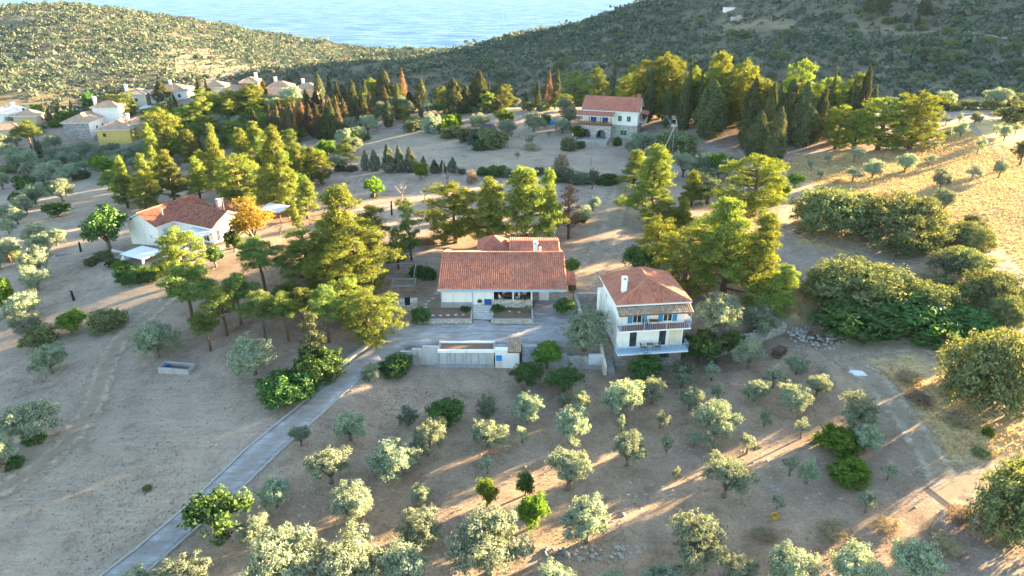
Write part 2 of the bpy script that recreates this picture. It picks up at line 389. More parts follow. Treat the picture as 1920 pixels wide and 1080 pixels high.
sm, nt, out = new_mat("sea_water"); w = worldpos(nt)
wv = noise(nt, 1.0, 6, .68, mapped(nt, w, (.012, .045, 1), (0, 0, -.12))); wv2 = noise(nt, .16, 5, .7, mapped(nt, w, (.6, 1.5, 1), (0, 0, .2)))
cu = noise(nt, 1.0, 4, .6, mapped(nt, w, (.0012, .006, 1), (0, 0, .06)))
cs = mixc(nt, .6, ramp(nt, cu, [(.3, (.010,.045,.11)), (.7, (.03,.095,.19))]), ramp(nt, wv, [(.36, (.02,.075,.17)), (.5, (.075,.19,.34)), (.64, (.24,.38,.52))]))
foam = ramp(nt, wv2, [(.62, (0,0,0)), (.75, (1,1,1))])
cs = mixc(nt, mathn(nt, 'MULTIPLY', foam, .3), cs, (.55,.62,.68))
hb = mathn(nt, 'ADD', mathn(nt, 'MULTIPLY', wv, 1.4), wv2)
bn = N(nt, "ShaderNodeBump"); bn.inputs["Distance"].default_value = 6.0; nt.links.new(hb, bn.inputs["Height"])
dd = N(nt, "ShaderNodeBsdfDiffuse"); gg = N(nt, "ShaderNodeBsdfGlossy"); ms = N(nt, "ShaderNodeMixShader"); ms.inputs[0].default_value = .10
nt.links.new(cs, dd.inputs[0]); nt.links.new(bn.outputs[0], dd.inputs["Normal"]); nt.links.new(bn.outputs[0], gg.inputs["Normal"]); gg.inputs["Roughness"].default_value = .38; gg.inputs[0].default_value = (.55,.68,.82,1)
nt.links.new(dd.outputs[0], ms.inputs[1]); nt.links.new(gg.outputs[0], ms.inputs[2]); nt.links.new(ms.outputs[0], out.inputs[0])
sea = MB().add([(-9000,-900,SEA_Z),(9000,-900,SEA_Z),(9000,14000,SEA_Z),(-9000,14000,SEA_Z)], [(0,1,2,3)]).build("sea", sm)
props(sea, "rippled blue sea beyond the hills", "sea", None, "structure")

# ------------------------------------------------------------------ scrub on the hills (a mass nobody could count)
def shrub_cloud(px, py, size, k, seed, squash=.75):
    rs = np.random.RandomState(seed); n = len(px); pz = height(px, py)
    d = rs.normal(size=(n, k, 3)); d[..., 2] = np.abs(d[..., 2])*1.1-.15; d /= np.linalg.norm(d, axis=2, keepdims=True)
    lump = 1 + .28*np.sin(d[..., 0]*5+rs.rand(n, 1)*6)*np.cos(d[..., 1]*5+rs.rand(n, 1)*6)
    r = (.62+.42*rs.rand(n, k))*lump*size[:, None]*.5
    c = d*r[..., None]; c[..., 2] *= squash*1.35
    asp = .8+.5*rs.rand(n, 1); c[..., 0] *= asp
    c += np.stack([px, py, pz], -1)[:, None]
    nr = d + rs.normal(size=d.shape)*.45; nr /= np.linalg.norm(nr, axis=2, keepdims=True)
    t = np.cross(nr, rs.normal(size=d.shape)); t /= np.linalg.norm(t, axis=2, keepdims=True)+1e-6; b = np.cross(nr, t)
    s = (size[:, None]*(.13+.09*rs.rand(n, k)))[..., None]
    V = np.stack([c-t*s, c-b*s*.7, c+t*s, c+b*s*.7], 2).reshape(-1, 3)
    F = np.arange(len(V)).reshape(-1, 4)
    return V, F, np.repeat(rs.rand(n), k*4)
sc_mat, nt, out = new_mat("scrub_leaves")
g = N(nt, "ShaderNodeNewGeometry")
tc = ramp(nt, attr(nt, "tint"), [(0, (.052,.076,.050)), (.4, (.080,.105,.068)), (.7, (.108,.128,.08)), (.9, (.14,.15,.105)), (1, (.16,.135,.09))])
tc = mixc(nt, 1.0, tc, ramp(nt, g.outputs["Random Per Island"], [(0, (.7,.7,.7)), (1, (1.3,1.3,1.25))]), 'MULTIPLY')
d_ = N(nt, "ShaderNodeBsdfDiffuse"); t_ = N(nt, "ShaderNodeBsdfTranslucent"); mx = N(nt, "ShaderNodeMixShader"); mx.inputs[0].default_value = .25
nt.links.new(tc, d_.inputs[0]); nt.links.new(tc, t_.inputs[0]); nt.links.new(d_.outputs[0], mx.inputs[1]); nt.links.new(t_.outputs[0], mx.inputs[2]); nt.links.new(mx.outputs[0], out.inputs[0])
def scatter_hill(n, side, seed):
    rs = np.random.RandomState(seed); az = rs.uniform(-46, 46, n); D = np.sqrt(rs.uniform(235**2, 1080**2, n))
    x = D*np.sin(np.radians(az)); y = D*np.cos(np.radians(az))
    ye = np.interp(x, ex, ey)
    w_ = x < -165 + (y-300)*-.02
    keep = (y > ye+22) & (w_ == (side == 'west')) & (tps(x, y) > SEA_Z+4)
    dens = vnoise(x/38, y/38, 5)*.7+vnoise(x/13, y/13, 8)*.5
    cl = np.zeros(n)
    for p in CLEAR: cl = np.maximum(cl, polymask(x, y, p, 5))
    keep &= (rs.rand(n) < np.clip(dens*1.9-.1, .25, 1)) & (rs.rand(n) > cl*.7)
    return x[keep], y[keep], rs
CLEAR = [poly_px(p) for p in ([(295,105),(330,84),(380,92),(420,110),(490,122),(430,140),(330,135)], [(250,120),(330,118),(330,130),(240,128)], [(20,112),(170,110),(160,116),(20,117)], [(1340,38),(1400,30),(1500,42),(1480,56),(1360,58)], [(1600,45),(1720,48),(1760,62),(1700,66),(1600,58)],
                              [(365,165),(400,140),(470,122),(535,112),(535,120),(480,128),(420,146),(380,168)], [(1790,50),(1850,66),(1900,72),(1900,79),(1840,74),(1785,60)])]
for side, n, seed, lab in (("west", 60000, 31, "dense low scrub covering the sunlit hill beyond the village"), ("east", 46000, 32, "dense low scrub covering the shaded hillside behind the pine wood")):
    x, y, rs = scatter_hill(n, side, seed)
    D = np.hypot(x, y)
    size = rs.gamma(5.0, .62, len(x))*np.where(D > 600, 1.4, 1.1)+1.0
    if side == 'west': size = size*.9
    V1, F1, t1 = shrub_cloud(x, y, size, 13 if side == 'west' else 14, seed)
    o = link_mesh("scrub", np_mesh("scrub", V1, F1, {"tint": t1}), None, sc_mat); props(o, lab, "scrub", None, "stuff")

# ------------------------------------------------------------------ paving, road, tracks
conc, nt, out = new_mat("worn_concrete"); w = worldpos(nt)
a1 = noise(nt, .5, 6, .7, w, .6); a2 = noise(nt, 6, 5, .7, w); a3 = noise(nt, 1.0, 5, .7, mapped(nt, w, (.35, 1.6, 1), (0, 0, -.75)))
c = ramp(nt, a1, [(.3, (.17,.16,.15)), (.5, (.29,.28,.27)), (.72, (.45,.44,.43))])
c = mixc(nt, .5, c, ramp(nt, a3, [(.38, (.20,.165,.13)), (.5, (.28,.26,.24)), (.65, (.46,.455,.45))]))
c = mixc(nt, .5, c, ramp(nt, a2, [(.3, (.7,.7,.7)), (.7, (1.2,1.2,1.2))]), 'MULTIPLY')
mid_ = ramp(nt, attr(nt, 'across'), [(.0, (0,0,0)), (.22, (0,0,0)), (.45, (.15,.15,.15)), (.75, (1,1,1)), (1, (1,1,1))])
c = mixc(nt, mathn(nt, 'MULTIPLY', mathn(nt, 'MULTIPLY', mid_, ramp(nt, a1, [(.3, (.2,.2,.2)), (.6, (1,1,1))])), .6), c, (.215,.175,.135))
vc = N(nt, 'ShaderNodeTexVoronoi', feature='DISTANCE_TO_EDGE'); vc.inputs['Scale'].default_value = .22; nt.links.new(w, vc.inputs['Vector'])
c = mixc(nt, ramp(nt, vc.outputs['Distance'], [(.0, (.4,.4,.4)), (.006, (0,0,0))]), c, (.10,.09,.08))
principled(nt, out, c, .85, a2, .3, .03)
def resample(line, n):
    P = np.array(line, float); s = np.concatenate([[0], np.cumsum(np.linalg.norm(np.diff(P, axis=0), axis=1))]); t = np.linspace(0, s[-1], n)
    return np.stack([np.interp(t, s, P[:, i]) for i in range(P.shape[1])], -1)
def drape(name, left, right, n, m, mat, lift, label, cat, skirt=True, kind="structure"):
    """a sheet between two edge lines lying on the ground"""
    L, Rr = resample(left, n), resample(right, n); V, F = [], []
    for i in range(n):
        for j in range(m+1):
            p = L[i]*(1-j/m)+Rr[i]*j/m; V.append((p[0], p[1], max(hm(p[0]+dx, p[1]+dy) for dx in (-.3, .3) for dy in (-.3, .3))+lift))
    for i in range(n-1):
        for j in range(m): F.append((i*(m+1)+j, i*(m+1)+j+1, (i+1)*(m+1)+j+1, (i+1)*(m+1)+j))
    if skirt:
        ring = [i*(m+1) for i in range(n)]+[(n-1)*(m+1)+j for j in range(1, m+1)]+[i*(m+1)+m for i in range(n-2, -1, -1)]+[j for j in range(m-1, 0, -1)]
        k = len(V); V += [(V[r][0], V[r][1], V[r][2]-.5) for r in ring]; q = len(ring)
        F += [(ring[i], ring[(i+1) % q], k+(i+1) % q, k+i) for i in range(q)]
    mb = MB().add(V, F); o = mb.build(name, mat, None, None, True)
    at = o.data.attributes.new('across', 'FLOAT', 'POINT'); at.data.foreach_set('value', [1-abs(2*(k % (m+1))/m-1) if (k < n*(m+1) and name == 'concrete_road') else 0.0 for k in range(len(o.data.vertices))])
    return props(o, label, cat, None, kind)
wpx = lambda pts: [gp(u, v)[:2] for u, v in pts]
drive_l = wpx([(165,1105),(193,1078),(260,1027),(350,950),(457,847),(547,773),(607,723),(650,684),(690,655),(712,636)])
drive_r = wpx([(245,1105),(287,1063),(370,990),(457,913),(540,833),(640,742),(680,706),(706,683),(735,669),(762,659)])
drape("concrete_road", drive_l, drive_r, 90, 6, conc, .05, "pale worn concrete drive climbing diagonally to the yard", "road")
yard_top = [(-17.0,74.4),(-14,75.4),(-10.2,75.0),(-4.8,75.0),(-4.8,76.0),(-2.6,76.0),(-2.6,75.0),(2.9,75.0),(3.2,83),(7.4,83.5),(8.2,77),(10.2,74.5)]
yard_bot = [(-15.0,70.9),(-13.2,70.5),(-10.2,70.5),(-4.8,70.5),(-4.6,70.5),(-2.8,70.5),(-2.6,70.5),(2.9,70.5),(3.2,70.5),(7.0,70.5),(8.0,70.5),(10.2,70.5)]
drape("yard_pavement", yard_top, yard_bot, 70, 14, conc, .045, "grey worn concrete yard in front of the long bungalow", "pavement")
kerb_mat = simple("kerb_stone", (.36,.33,.28), .9, .3, 3)
def kerb(line, wdt, hgt, label, n=80, mat=None):
    P = resample(line, n); mb = MB(); V = []
    for i in range(n):
        d = P[min(i+1, n-1)]-P[max(i-1, 0)]; d = d/np.linalg.norm(d); nrm = np.array([-d[1], d[0]])
        z = hm(*P[i]); jit = rnd.uniform(-.02, .02)
        for s, zz in ((-1, -.3), (-1, hgt+jit), (1, hgt+jit), (1, -.3)): q = P[i]+nrm*s*wdt/2; V.append((q[0], q[1], z+zz))
    F = [(i*4+j, i*4+(j+1) % 4, (i+1)*4+(j+1) % 4, (i+1)*4+j) for i in range(n-1) for j in range(4)]+[(0,1,2,3), tuple((n-1)*4+j for j in (3,2,1,0))]
    o = mb.add(V, F).build("kerb", mat or kerb_mat); return props(o, label, "kerb", None, "structure")
kerb(drive_l[:7], .22, .16, "low concrete kerb on the field side of the drive")
kerb(drive_r[:8], .22, .14, "low concrete kerb on the olive grove side of the drive")
kerb(wpx([(603,722),(640,687),(672,662),(703,641)]), .4, .34, "low rough stone edging above the bend of the drive", 24, simple("pale_stone", (.45,.42,.36), .95, .35, 4))

tm, nt, out = new_mat("track_dirt"); w = worldpos(nt)
b1 = noise(nt, .8, 6, .75, w, .5); b2 = noise(nt, 7, 4, .7, w)
c = ramp(nt, b1, [(.3, (.27,.21,.145)), (.52, (.355,.285,.205)), (.72, (.44,.37,.28))]); c = mixc(nt, .6, c, ramp(nt, b2, [(.3, (.65,.65,.65)), (.7, (1.25,1.25,1.25))]), 'MULTIPLY')
uvx = attr(nt, "across")
c = mixc(nt, .7, c, ramp(nt, uvx, [(.0, (.78,.76,.72)), (.25, (.8,.78,.74)), (.42, (1.25,1.24,1.22)), (.58, (1.2,1.2,1.2)), (.75, (.85,.84,.8))]), 'MULTIPLY')
p = principled(nt, out, c, .95, b2, .6, .06)
uvx = attr(nt, "across")                       # 0 at the middle, 1 at the edges
a_ = mathn(nt, 'SUBTRACT', mathn(nt, 'MULTIPLY_ADD', b1, 2.2, -.15), uvx)
nt.links.new(mathn(nt, 'MULTIPLY', mathn(nt, 'MULTIPLY', a_, 1.6, None, True), .8), p.inputs["Alpha"])
def track(line_px, half, label, name="dirt_track", mat=tm, lift=.05, n=70, m=6, world_line=None):
    P = resample(world_line or wpx(line_px), n); V, F, at = [], [], []
    for i in range(n):
        d = P[min(i+2, n-1)]-P[max(i-2, 0)]; d = d/np.linalg.norm(d); nrm = np.array([-d[1], d[0]])
        for j in range(m+1):
            s = -1+2*j/m; q = P[i]+nrm*s*half
            V.append((q[0], q[1], max(hm(q[0]+dx, q[1]+dy) for dx in (-.35, .35) for dy in (-.35, .35))+lift)); at.append(abs(s))
    for i in range(n-1):
        for j in range(m): F.append((i*(m+1)+j, i*(m+1)+j+1, (i+1)*(m+1)+j+1, (i+1)*(m+1)+j))
    o = link_mesh(name, np_mesh(name, np.array(V), np.array(F), {"across": np.array(at)}, True), None, mat)
    return props(o, label, "track", None, "structure")
track(tracks_px["left"][0], 2.1, "rutted pale dirt track curving down the field from the white house")
track(tracks_px["center"][0], 3.0, "broad bare dirt track running between the pines to the yard")
track([(1425,398),(1470,420),(1530,447),(1600,467),(1680,484),(1735,492)], 1.7, "bare dirt path passing below the two dome shaped oaks")
track([(1990,600),(1925,590),(1895,618),(1840,645),(1760,652),(1680,650),(1590,655),(1545,668)], 2.4, "wide bare dirt track below the big thicket")
track([(1850,470),(1890,500),(1915,545),(1905,590),(1870,625)], 1.6, "sunlit dirt path around the far side of the thicket")
track([(1590,670),(1650,725),(1700,790),(1740,850),(1775,905)], 2.3, "bare dirt strip along the edge of the olive grove")
track([(1990,850),(1900,885),(1820,905),(1760,930)], 2.6, "sunlit dirt track entering the grove by the green bush")
track([(1800,215),(1835,250),(1865,275),(1885,300),(1880,318)], 1.1, "faint wheel track crossing the golden field")
track([(540,116),(480,126),(425,142),(385,163)], 5.0, "pale winding road on the hill beyond the village", "hill_road", tm, .6, 60, 4)
track([(1790,54),(1835,66),(1870,72),(1905,76)], 2.6, "pale dirt road on the shaded hillside", "hill_road", tm, .5, 40, 4)

# ------------------------------------------------------------------ trees: a few crowns and trunks of each kind, shared by the individuals
def unit(v): return v/(np.linalg.norm(v, axis=-1, keepdims=True)+1e-9)
def leaves(c, nrm, l, wd, rs, flat=.6, up=0.0):
    """one small leaf-shaped face at every point"""
    n = len(c); nn = unit(nrm + rs.normal(size=(n, 3))*flat + np.array([0, 0, up])); t = unit(np.cross(nn, rs.normal(size=(n, 3)))); b = np.cross(nn, t)
    l = (l*(.6+.8*rs.rand(n)))[:, None]; w_ = (wd*(.6+.8*rs.rand(n)))[:, None]
    return np.stack([c-t*l, c-b*w_, c+t*l, c+b*w_], 1).reshape(-1, 3)
def clumps(lobes, n_cl, n_leaf, r_cl, rs, shell=(.72, 1.02), low=-.35, vsq=.8):
    """leaf centres gathered into tufts spread over rounded lobes"""
    C, Nn = [], []
    ar = np.array([l[3]*l[4] for l in lobes]); ar = ar/ar.sum()
    for (x, y, z, r, rz), a in zip(lobes, ar):
        k = max(3, int(round(n_cl*a)))
        d = rs.normal(size=(k*3, 3)); d = unit(d); d = d[d[:, 2] > low][:k]
        rr = rs.uniform(shell[0], shell[1], len(d))[:, None]
        cc = np.array([x, y, z]) + d*rr*np.array([r, r, rz])
        s = r_cl*rs.uniform(.6, 1.35, len(d))
        off = unit(rs.normal(size=(len(d), n_leaf, 3)))*(rs.rand(len(d), n_leaf, 1)**.45)
        off[..., 2] *= vsq
        p = cc[:, None]+off*s[:, None, None]
        nv = unit(off*.8 + d[:, None]*.7)
        C.append(p.reshape(-1, 3)); Nn.append(nv.reshape(-1, 3))
    return np.concatenate(C), np.concatenate(Nn)
def crown_mesh(name, V, W_, H_, mat):
    V = V/np.array([W_, W_, H_]); F = np.arange(len(V)).reshape(-1, 4)
    me = np_mesh(name, V, F); me.materials.append(mat); return me
def trunk_mesh(name, limbs, W_, H_, mat, n=6):
    mb = MB()
    for pts, rad in limbs: mb.tube([(p[0]/W_, p[1]/W_, p[2]/H_) for p in pts], [r/W_ for r in rad], n)
    me = mb.mesh(name, True); me.materials.append(mat); return me
BARK = simple("olive_bark", (.17,.135,.10), .95, .4, 5, .6); PBARK = simple("pine_bark", (.13,.085,.065), .95, .4, 5, .6)
GBARK = simple("grey_bark", (.22,.19,.165), .95, .35, 5, .6)
L_OLIVE = leaf_mat("olive_leaves", (.11,.165,.11), (.37,.41,.28), .28, (1.35,1.25,.75))
L_PINE = leaf_mat("pine_needles", (.055,.108,.028), (.29,.30,.057), .32, (1.42,1.33,.42))
L_PINED = leaf_mat("dark_pine_needles", (.058,.108,.032), (.19,.22,.056), .28, (1.4,1.25,.5))
L_CYP = leaf_mat("cypress_sprays", (.045,.068,.030), (.16,.16,.07), .22, (1.4,1.2,.5))
L_CYPB = leaf_mat("browning_cypress_sprays", (.066,.060,.034), (.15,.12,.06), .22, (1.4,1.1,.5))
L_DEAD = leaf_mat("dead_brown_needles", (.14,.075,.045), (.30,.17,.10), .2, (1.2,1,.6))
L_OAK = leaf_mat("oak_leaves", (.07,.105,.045), (.25,.265,.115), .25, (1.45,1.3,.5))
L_CIT = leaf_mat("citrus_leaves", (.03,.075,.018), (.10,.175,.038), .26, (1.4,1.4,.4), .012)
L_LIME = leaf_mat("fresh_green_leaves", (.06,.115,.016), (.18,.24,.035), .38, (1.4,1.4,.4))
L_GOLD = leaf_mat("golden_leaves", (.20,.15,.025), (.50,.35,.055), .4, (1.3,1.2,.5))
L_DRY = leaf_mat("dry_twigs", (.20,.16,.10), (.40,.33,.21), .3, (1.2,1.1,.8))
L_GREYG = leaf_mat("grey_green_leaves", (.07,.095,.06), (.20,.22,.14), .25, (1.4,1.3,.7))
LIB = {}
def add_kind(kind, crown, trunk): LIB.setdefault(kind, []).append((crown, trunk))

def limbs_of(lobes, base_h, r0, rs, H_, lean=(0,0)):
    out_ = []; top = (lean[0]*.5, lean[1]*.5, base_h)
    out_.append(([(0,0,-.35), (lean[0]*.15+.04, lean[1]*.15, base_h*.5), top], [r0*1.25, r0, r0*.85]))
    for (x, y, z, r, rz) in lobes:
        mid = ((x+top[0])*.5+rs.uniform(-.15, .15)*r, (y+top[1])*.5, (z+base_h)*.5-rz*.12)
        out_.append(([top, mid, (x, y, z)], [r0*.7, r0*.42, r0*.12]))
    return out_
def make_olive(kind, mat, n_var, W_, H_, nl, ncl, seed, base=.27, lf=.105, lw=.042, rcl=.42, flat=.6):
    for k in range(n_var):
        rs = np.random.RandomState(seed+k); lobes = []
        m = rs.randint(5, 8)
        for i in range(m):
            a = 2*math.pi*i/m+rs.uniform(-.4, .4); d = W_*rs.uniform(.17, .29); r = W_*rs.uniform(.17, .25)
            lobes.append((d*math.cos(a), d*math.sin(a), H_*rs.uniform(.36, .72), r, r*rs.uniform(.95, 1.3)))
        lobes.append((rs.uniform(-.08, .08)*W_, rs.uniform(-.08, .08)*W_, H_*.72, W_*.24, H_*.24))
        for _ in range(3):
            a = rs.uniform(0, 6.28); lobes.append((W_*.38*math.cos(a), W_*.38*math.sin(a), H_*rs.uniform(.35, .8), W_*.11, W_*.11))
        C, Nn = clumps(lobes, ncl, nl, rcl, rs, (.35, 1.06), -.75)
        V = leaves(C, Nn, lf, lw, rs, flat, .15)
        V *= np.array([1, 1, 1.0]); add_kind(kind, crown_mesh(kind+"_crown", V, W_, H_, mat), trunk_mesh(kind+"_trunk", limbs_of(lobes[:m], H_*base, W_*.045, rs, H_), W_, H_, BARK))
make_olive("olive", L_OLIVE, 7, 4.6, 4.0, 44, 330, 100, .2, .085, .036, .33, .5)
make_olive("young_olive", L_OLIVE, 3, 1.8, 2.5, 26, 46, 140, .42, .085, .036, .26)
make_olive("citrus", L_CIT, 3, 3.4, 3.2, 34, 170, 160, .22, .11, .06, .36)
make_olive("lime_tree", L_LIME, 3, 3.4, 3.2, 34, 150, 170, .24, .12, .06, .38)
make_olive("grey_tree", L_GREYG, 2, 4.6, 4.0, 34, 200, 180)
make_olive("fig", L_CIT, 1, 5.0, 4.2, 14, 170, 185, .2, .15, .11, .55)
make_olive("golden_tree", L_GOLD, 1, 5.0, 7.5, 36, 230, 188, .15, .13, .06, .55)
def make_pine(kind, mat, n_var, W_, H_, seed, shape="cone", ncl=460, nl=46, base=.12, lf=.17, lw=.03, rcl=.44):
    for k in range(n_var):
        rs = np.random.RandomState(seed+k); lobes = []; brs = []
        lean = (rs.uniform(-.5, .5), rs.uniform(-.4, .4))
        m = {"cone": 28, "round": 28, "umbrella": 16, "ragged": 20}[shape]
        for i in range(m):
            t = (i+.5)/m
            if shape == "umbrella": z = H_*(.55+.36*t); prof = .5*math.sin(math.pi*min(1, .28+.62*t))**.7
            elif shape == "round": z = H_*(base+.03+(.88-base)*t); prof = .47*math.sin(math.pi*(.24+.62*t))**.7
            elif shape == "ragged": z = H_*(base+.05+(.9-base)*t); prof = .44*(1-.62*t)*rs.uniform(.55, 1.25)
            else: z = H_*(base+.04+(.90-base)*t); prof = .46*(1-t*.88)**.85*rs.uniform(.75, 1.15)
            a = i*2.4+rs.uniform(-.4, .4); d = W_*prof*rs.uniform(.35, .92); r = W_*(.085+.155*prof)*rs.uniform(.7, 1.3)
            cx, cy = lean[0]*t+d*math.cos(a), lean[1]*t+d*math.sin(a)
            lobes.append((cx, cy, z, r*1.15, r*.62))
            zb = z-H_*.06
            brs.append(([(lean[0]*t*.9, lean[1]*t*.9, zb-.2), (cx*.6, cy*.6, zb), (cx, cy, z)], [W_*.014, W_*.01, W_*.004]))
        lobes.append((lean[0], lean[1], H_*.93, W_*.11, H_*.07))
        C, Nn = clumps(lobes, ncl, nl, rcl, rs, (.4, 1.08), -.45, .62)
        V = leaves(C, Nn, lf, lw, rs, .7, .3)
        tr = [([(0,0,-.4), (lean[0]*.2, lean[1]*.2, H_*.3), (lean[0]*.6, lean[1]*.6, H_*.6), (lean[0], lean[1], H_*.92)], [W_*.042, W_*.034, W_*.022, W_*.006])]+brs
        add_kind(kind, crown_mesh(kind+"_crown", V, W_, H_, mat), trunk_mesh(kind+"_trunk", tr, W_, H_, PBARK))
make_pine("pine", L_PINE, 4, 6.2, 9.0, 200, "cone")
make_pine("round_pine", L_PINE, 4, 6.5, 8.5, 220, "round", 480, 44, .06)
make_pine("umbrella_pine", L_PINED, 3, 5.0, 7.5, 240, "umbrella", 280)
make_pine("dark_pine", L_PINED, 2, 5.5, 9.0, 250, "ragged", 260)
make_pine("dead_pine", L_DEAD, 1, 4.5, 7.5, 260, "ragged", 110, 24, .2, .16, .03)
make_pine("ragged_cypress", L_CYP, 1, 3.5, 7.5, 265, "ragged", 120, 26, .15, .14, .05)
def make_cypress(kind, mat, n_var, W_, H_, seed, ncl, nl, rcl, lf, lw, sharp=.9, belly=.3, trunk_h=.05):
    for k in range(n_var):
        rs = np.random.RandomState(seed+k)
        t = rs.rand(ncl)**.85; a = rs.rand(ncl)*2*math.pi
        prof = np.where(t < belly, .55+.45*(t/belly)**.7, (1-((t-belly)/(1-belly)))**sharp*1.0)
        lump = 1+.16*np.sin(a*3+t*14+rs.rand()*6)+rs.normal(size=ncl)*.10
        r = W_*.46*np.clip(prof, .05, 1)*lump*rs.uniform(.55, 1.0, ncl)**.4
        c = np.stack([r*np.cos(a), r*np.sin(a), H_*(trunk_h+(.985-trunk_h)*t)], -1)
        d = np.stack([np.cos(a), np.sin(a), np.full(ncl, .45)], -1)
        off = unit(rs.normal(size=(ncl, nl, 3)))*(rs.rand(ncl, nl, 1)**.5)*rcl*(.35+.65*np.clip(prof, .12, 1))[:, None, None]; off[..., 2] *= 1.7
        P = (c[:, None]+off).reshape(-1, 3); Nn = unit(off*.5/rcl+d[:, None]).reshape(-1, 3)
        V = leaves(P, Nn, lf, lw, rs, .5, .1)
        tr = [([(0,0,-.3), (.02,.01,H_*.4), (0,0,H_*.93)], [W_*.07, W_*.05, W_*.01])]
        add_kind(kind, crown_mesh(kind+"_crown", V, W_, H_, mat), trunk_mesh(kind+"_trunk", tr, W_, H_, GBARK))
make_cypress("cypress", L_CYP, 3, 2.0, 11.0, 300, 210, 26, .34, .19, .07)
make_cypress("broad_cypress", L_CYP, 3, 4.2, 10.5, 310, 300, 28, .55, .22, .08, .75, .4, .04)
make_cypress("brown_cypress", L_CYPB, 2, 2.6, 10.5, 320, 210, 24, .4, .2, .075, .8, .35)
make_cypress("dead_cypress", L_DEAD, 1, 2.2, 10.0, 330, 150, 22, .36, .19, .05, .85, .3)
make_cypress("cone_conifer", L_GREYG, 2, 2.4, 4.6, 340, 230, 26, .28, .12, .05, .8, .22, .02)
def make_dome(kind, mat, n_var, W_, H_, seed, ncl, nl, rcl, lf, lw, nlobe=9):
    for k in range(n_var):
        rs = np.random.RandomState(seed+k); lobes = []
        for i in range(nlobe):
            a = 2.4*i+rs.uniform(-.4, .4); d = W_*.5*math.sqrt((i+.3)/nlobe)*.68; r = W_*rs.uniform(.17, .25)
            zc = H_*(.62-.42*(d/(W_*.5))**2)*rs.uniform(.85, 1.1)
            lobes.append((d*math.cos(a), d*math.sin(a), zc, r, min(H_*.42, r*1.1)))
        for i in range(nlobe):      # skirts that reach the ground
            a = 6.283*i/nlobe+rs.uniform(-.3, .3); r = W_*rs.uniform(.12, .18); d = W_*.5-r*rs.uniform(.9, 1.3)
            lobes.append((d*math.cos(a), d*math.sin(a), H_*rs.uniform(.14, .30), r, H_*.24))
        C, Nn = clumps(lobes, int(ncl*1.5), nl, rcl, rs, (.6, 1.06), -.6)
        k_ = C[:, 2] > -.1; C, Nn = C[k_], Nn[k_]
        V = leaves(C, Nn, lf, lw, rs, .6, .1)
        tr = []
        for l in lobes[:5]: tr.append(([(l[0]*.15, l[1]*.15, -.3), (l[0]*.5, l[1]*.5, l[2]*.5), (l[0], l[1], l[2])], [W_*.025, W_*.018, W_*.006]))
        add_kind(kind, crown_mesh(kind+"_crown", V, W_, H_, mat), trunk_mesh(kind+"_trunk", tr, W_, H_, BARK))
make_dome("oak", L_OAK, 4, 9.0, 6.0, 400, 420, 36, .6, .16, .07, 13)
make_dome("bush", L_OAK, 3, 3.2, 2.2, 420, 120, 30, .34, .11, .05)
make_dome("green_bush", L_CIT, 3, 3.0, 2.2, 430, 120, 32, .32, .11, .055)
make_dome("lime_bush", L_LIME, 2, 3.0, 2.2, 440, 120, 30, .32, .11, .055)
make_dome("grey_bush", L_GREYG, 3, 3.2, 2.4, 450, 120, 30, .34, .11, .045)
make_dome("olive_bush", L_OLIVE, 2, 3.2, 2.4, 455, 120, 30, .34, .11, .045)
make_dome("dry_bush", L_DRY, 2, 2.5, 1.6, 460, 70, 26, .3, .14, .018)
for k in range(3):       # leafless little trees
    rs = np.random.RandomState(480+k); tr = [([(0,0,-.2), (.1,.03,.5), (.16,.05,.9)], [.10, .085, .07])]
    for i in range(6):
        a = i*1.05+rs.uniform(-.3, .3); r = rs.uniform(.5, .95); z = rs.uniform(1.5, 2.2)
        mid = (.16+r*.45*math.cos(a), .05+r*.45*math.sin(a), 1.25); tip = (.16+r*math.cos(a), .05+r*math.sin(a), z)
        tr.append(([(.16,.05,.85), mid, tip], [.06, .04, .015]))
        for q in range(2): tr.append(([mid, (tip[0]+rs.uniform(-.4, .4), tip[1]+rs.uniform(-.4, .4), z-rs.uniform(-.2, .35))], [.03, .008]))
    LIB.setdefault("bare_tree", []).append((None, trunk_mesh("bare_trunk", tr, 2.0, 2.2, GBARK, 5)))

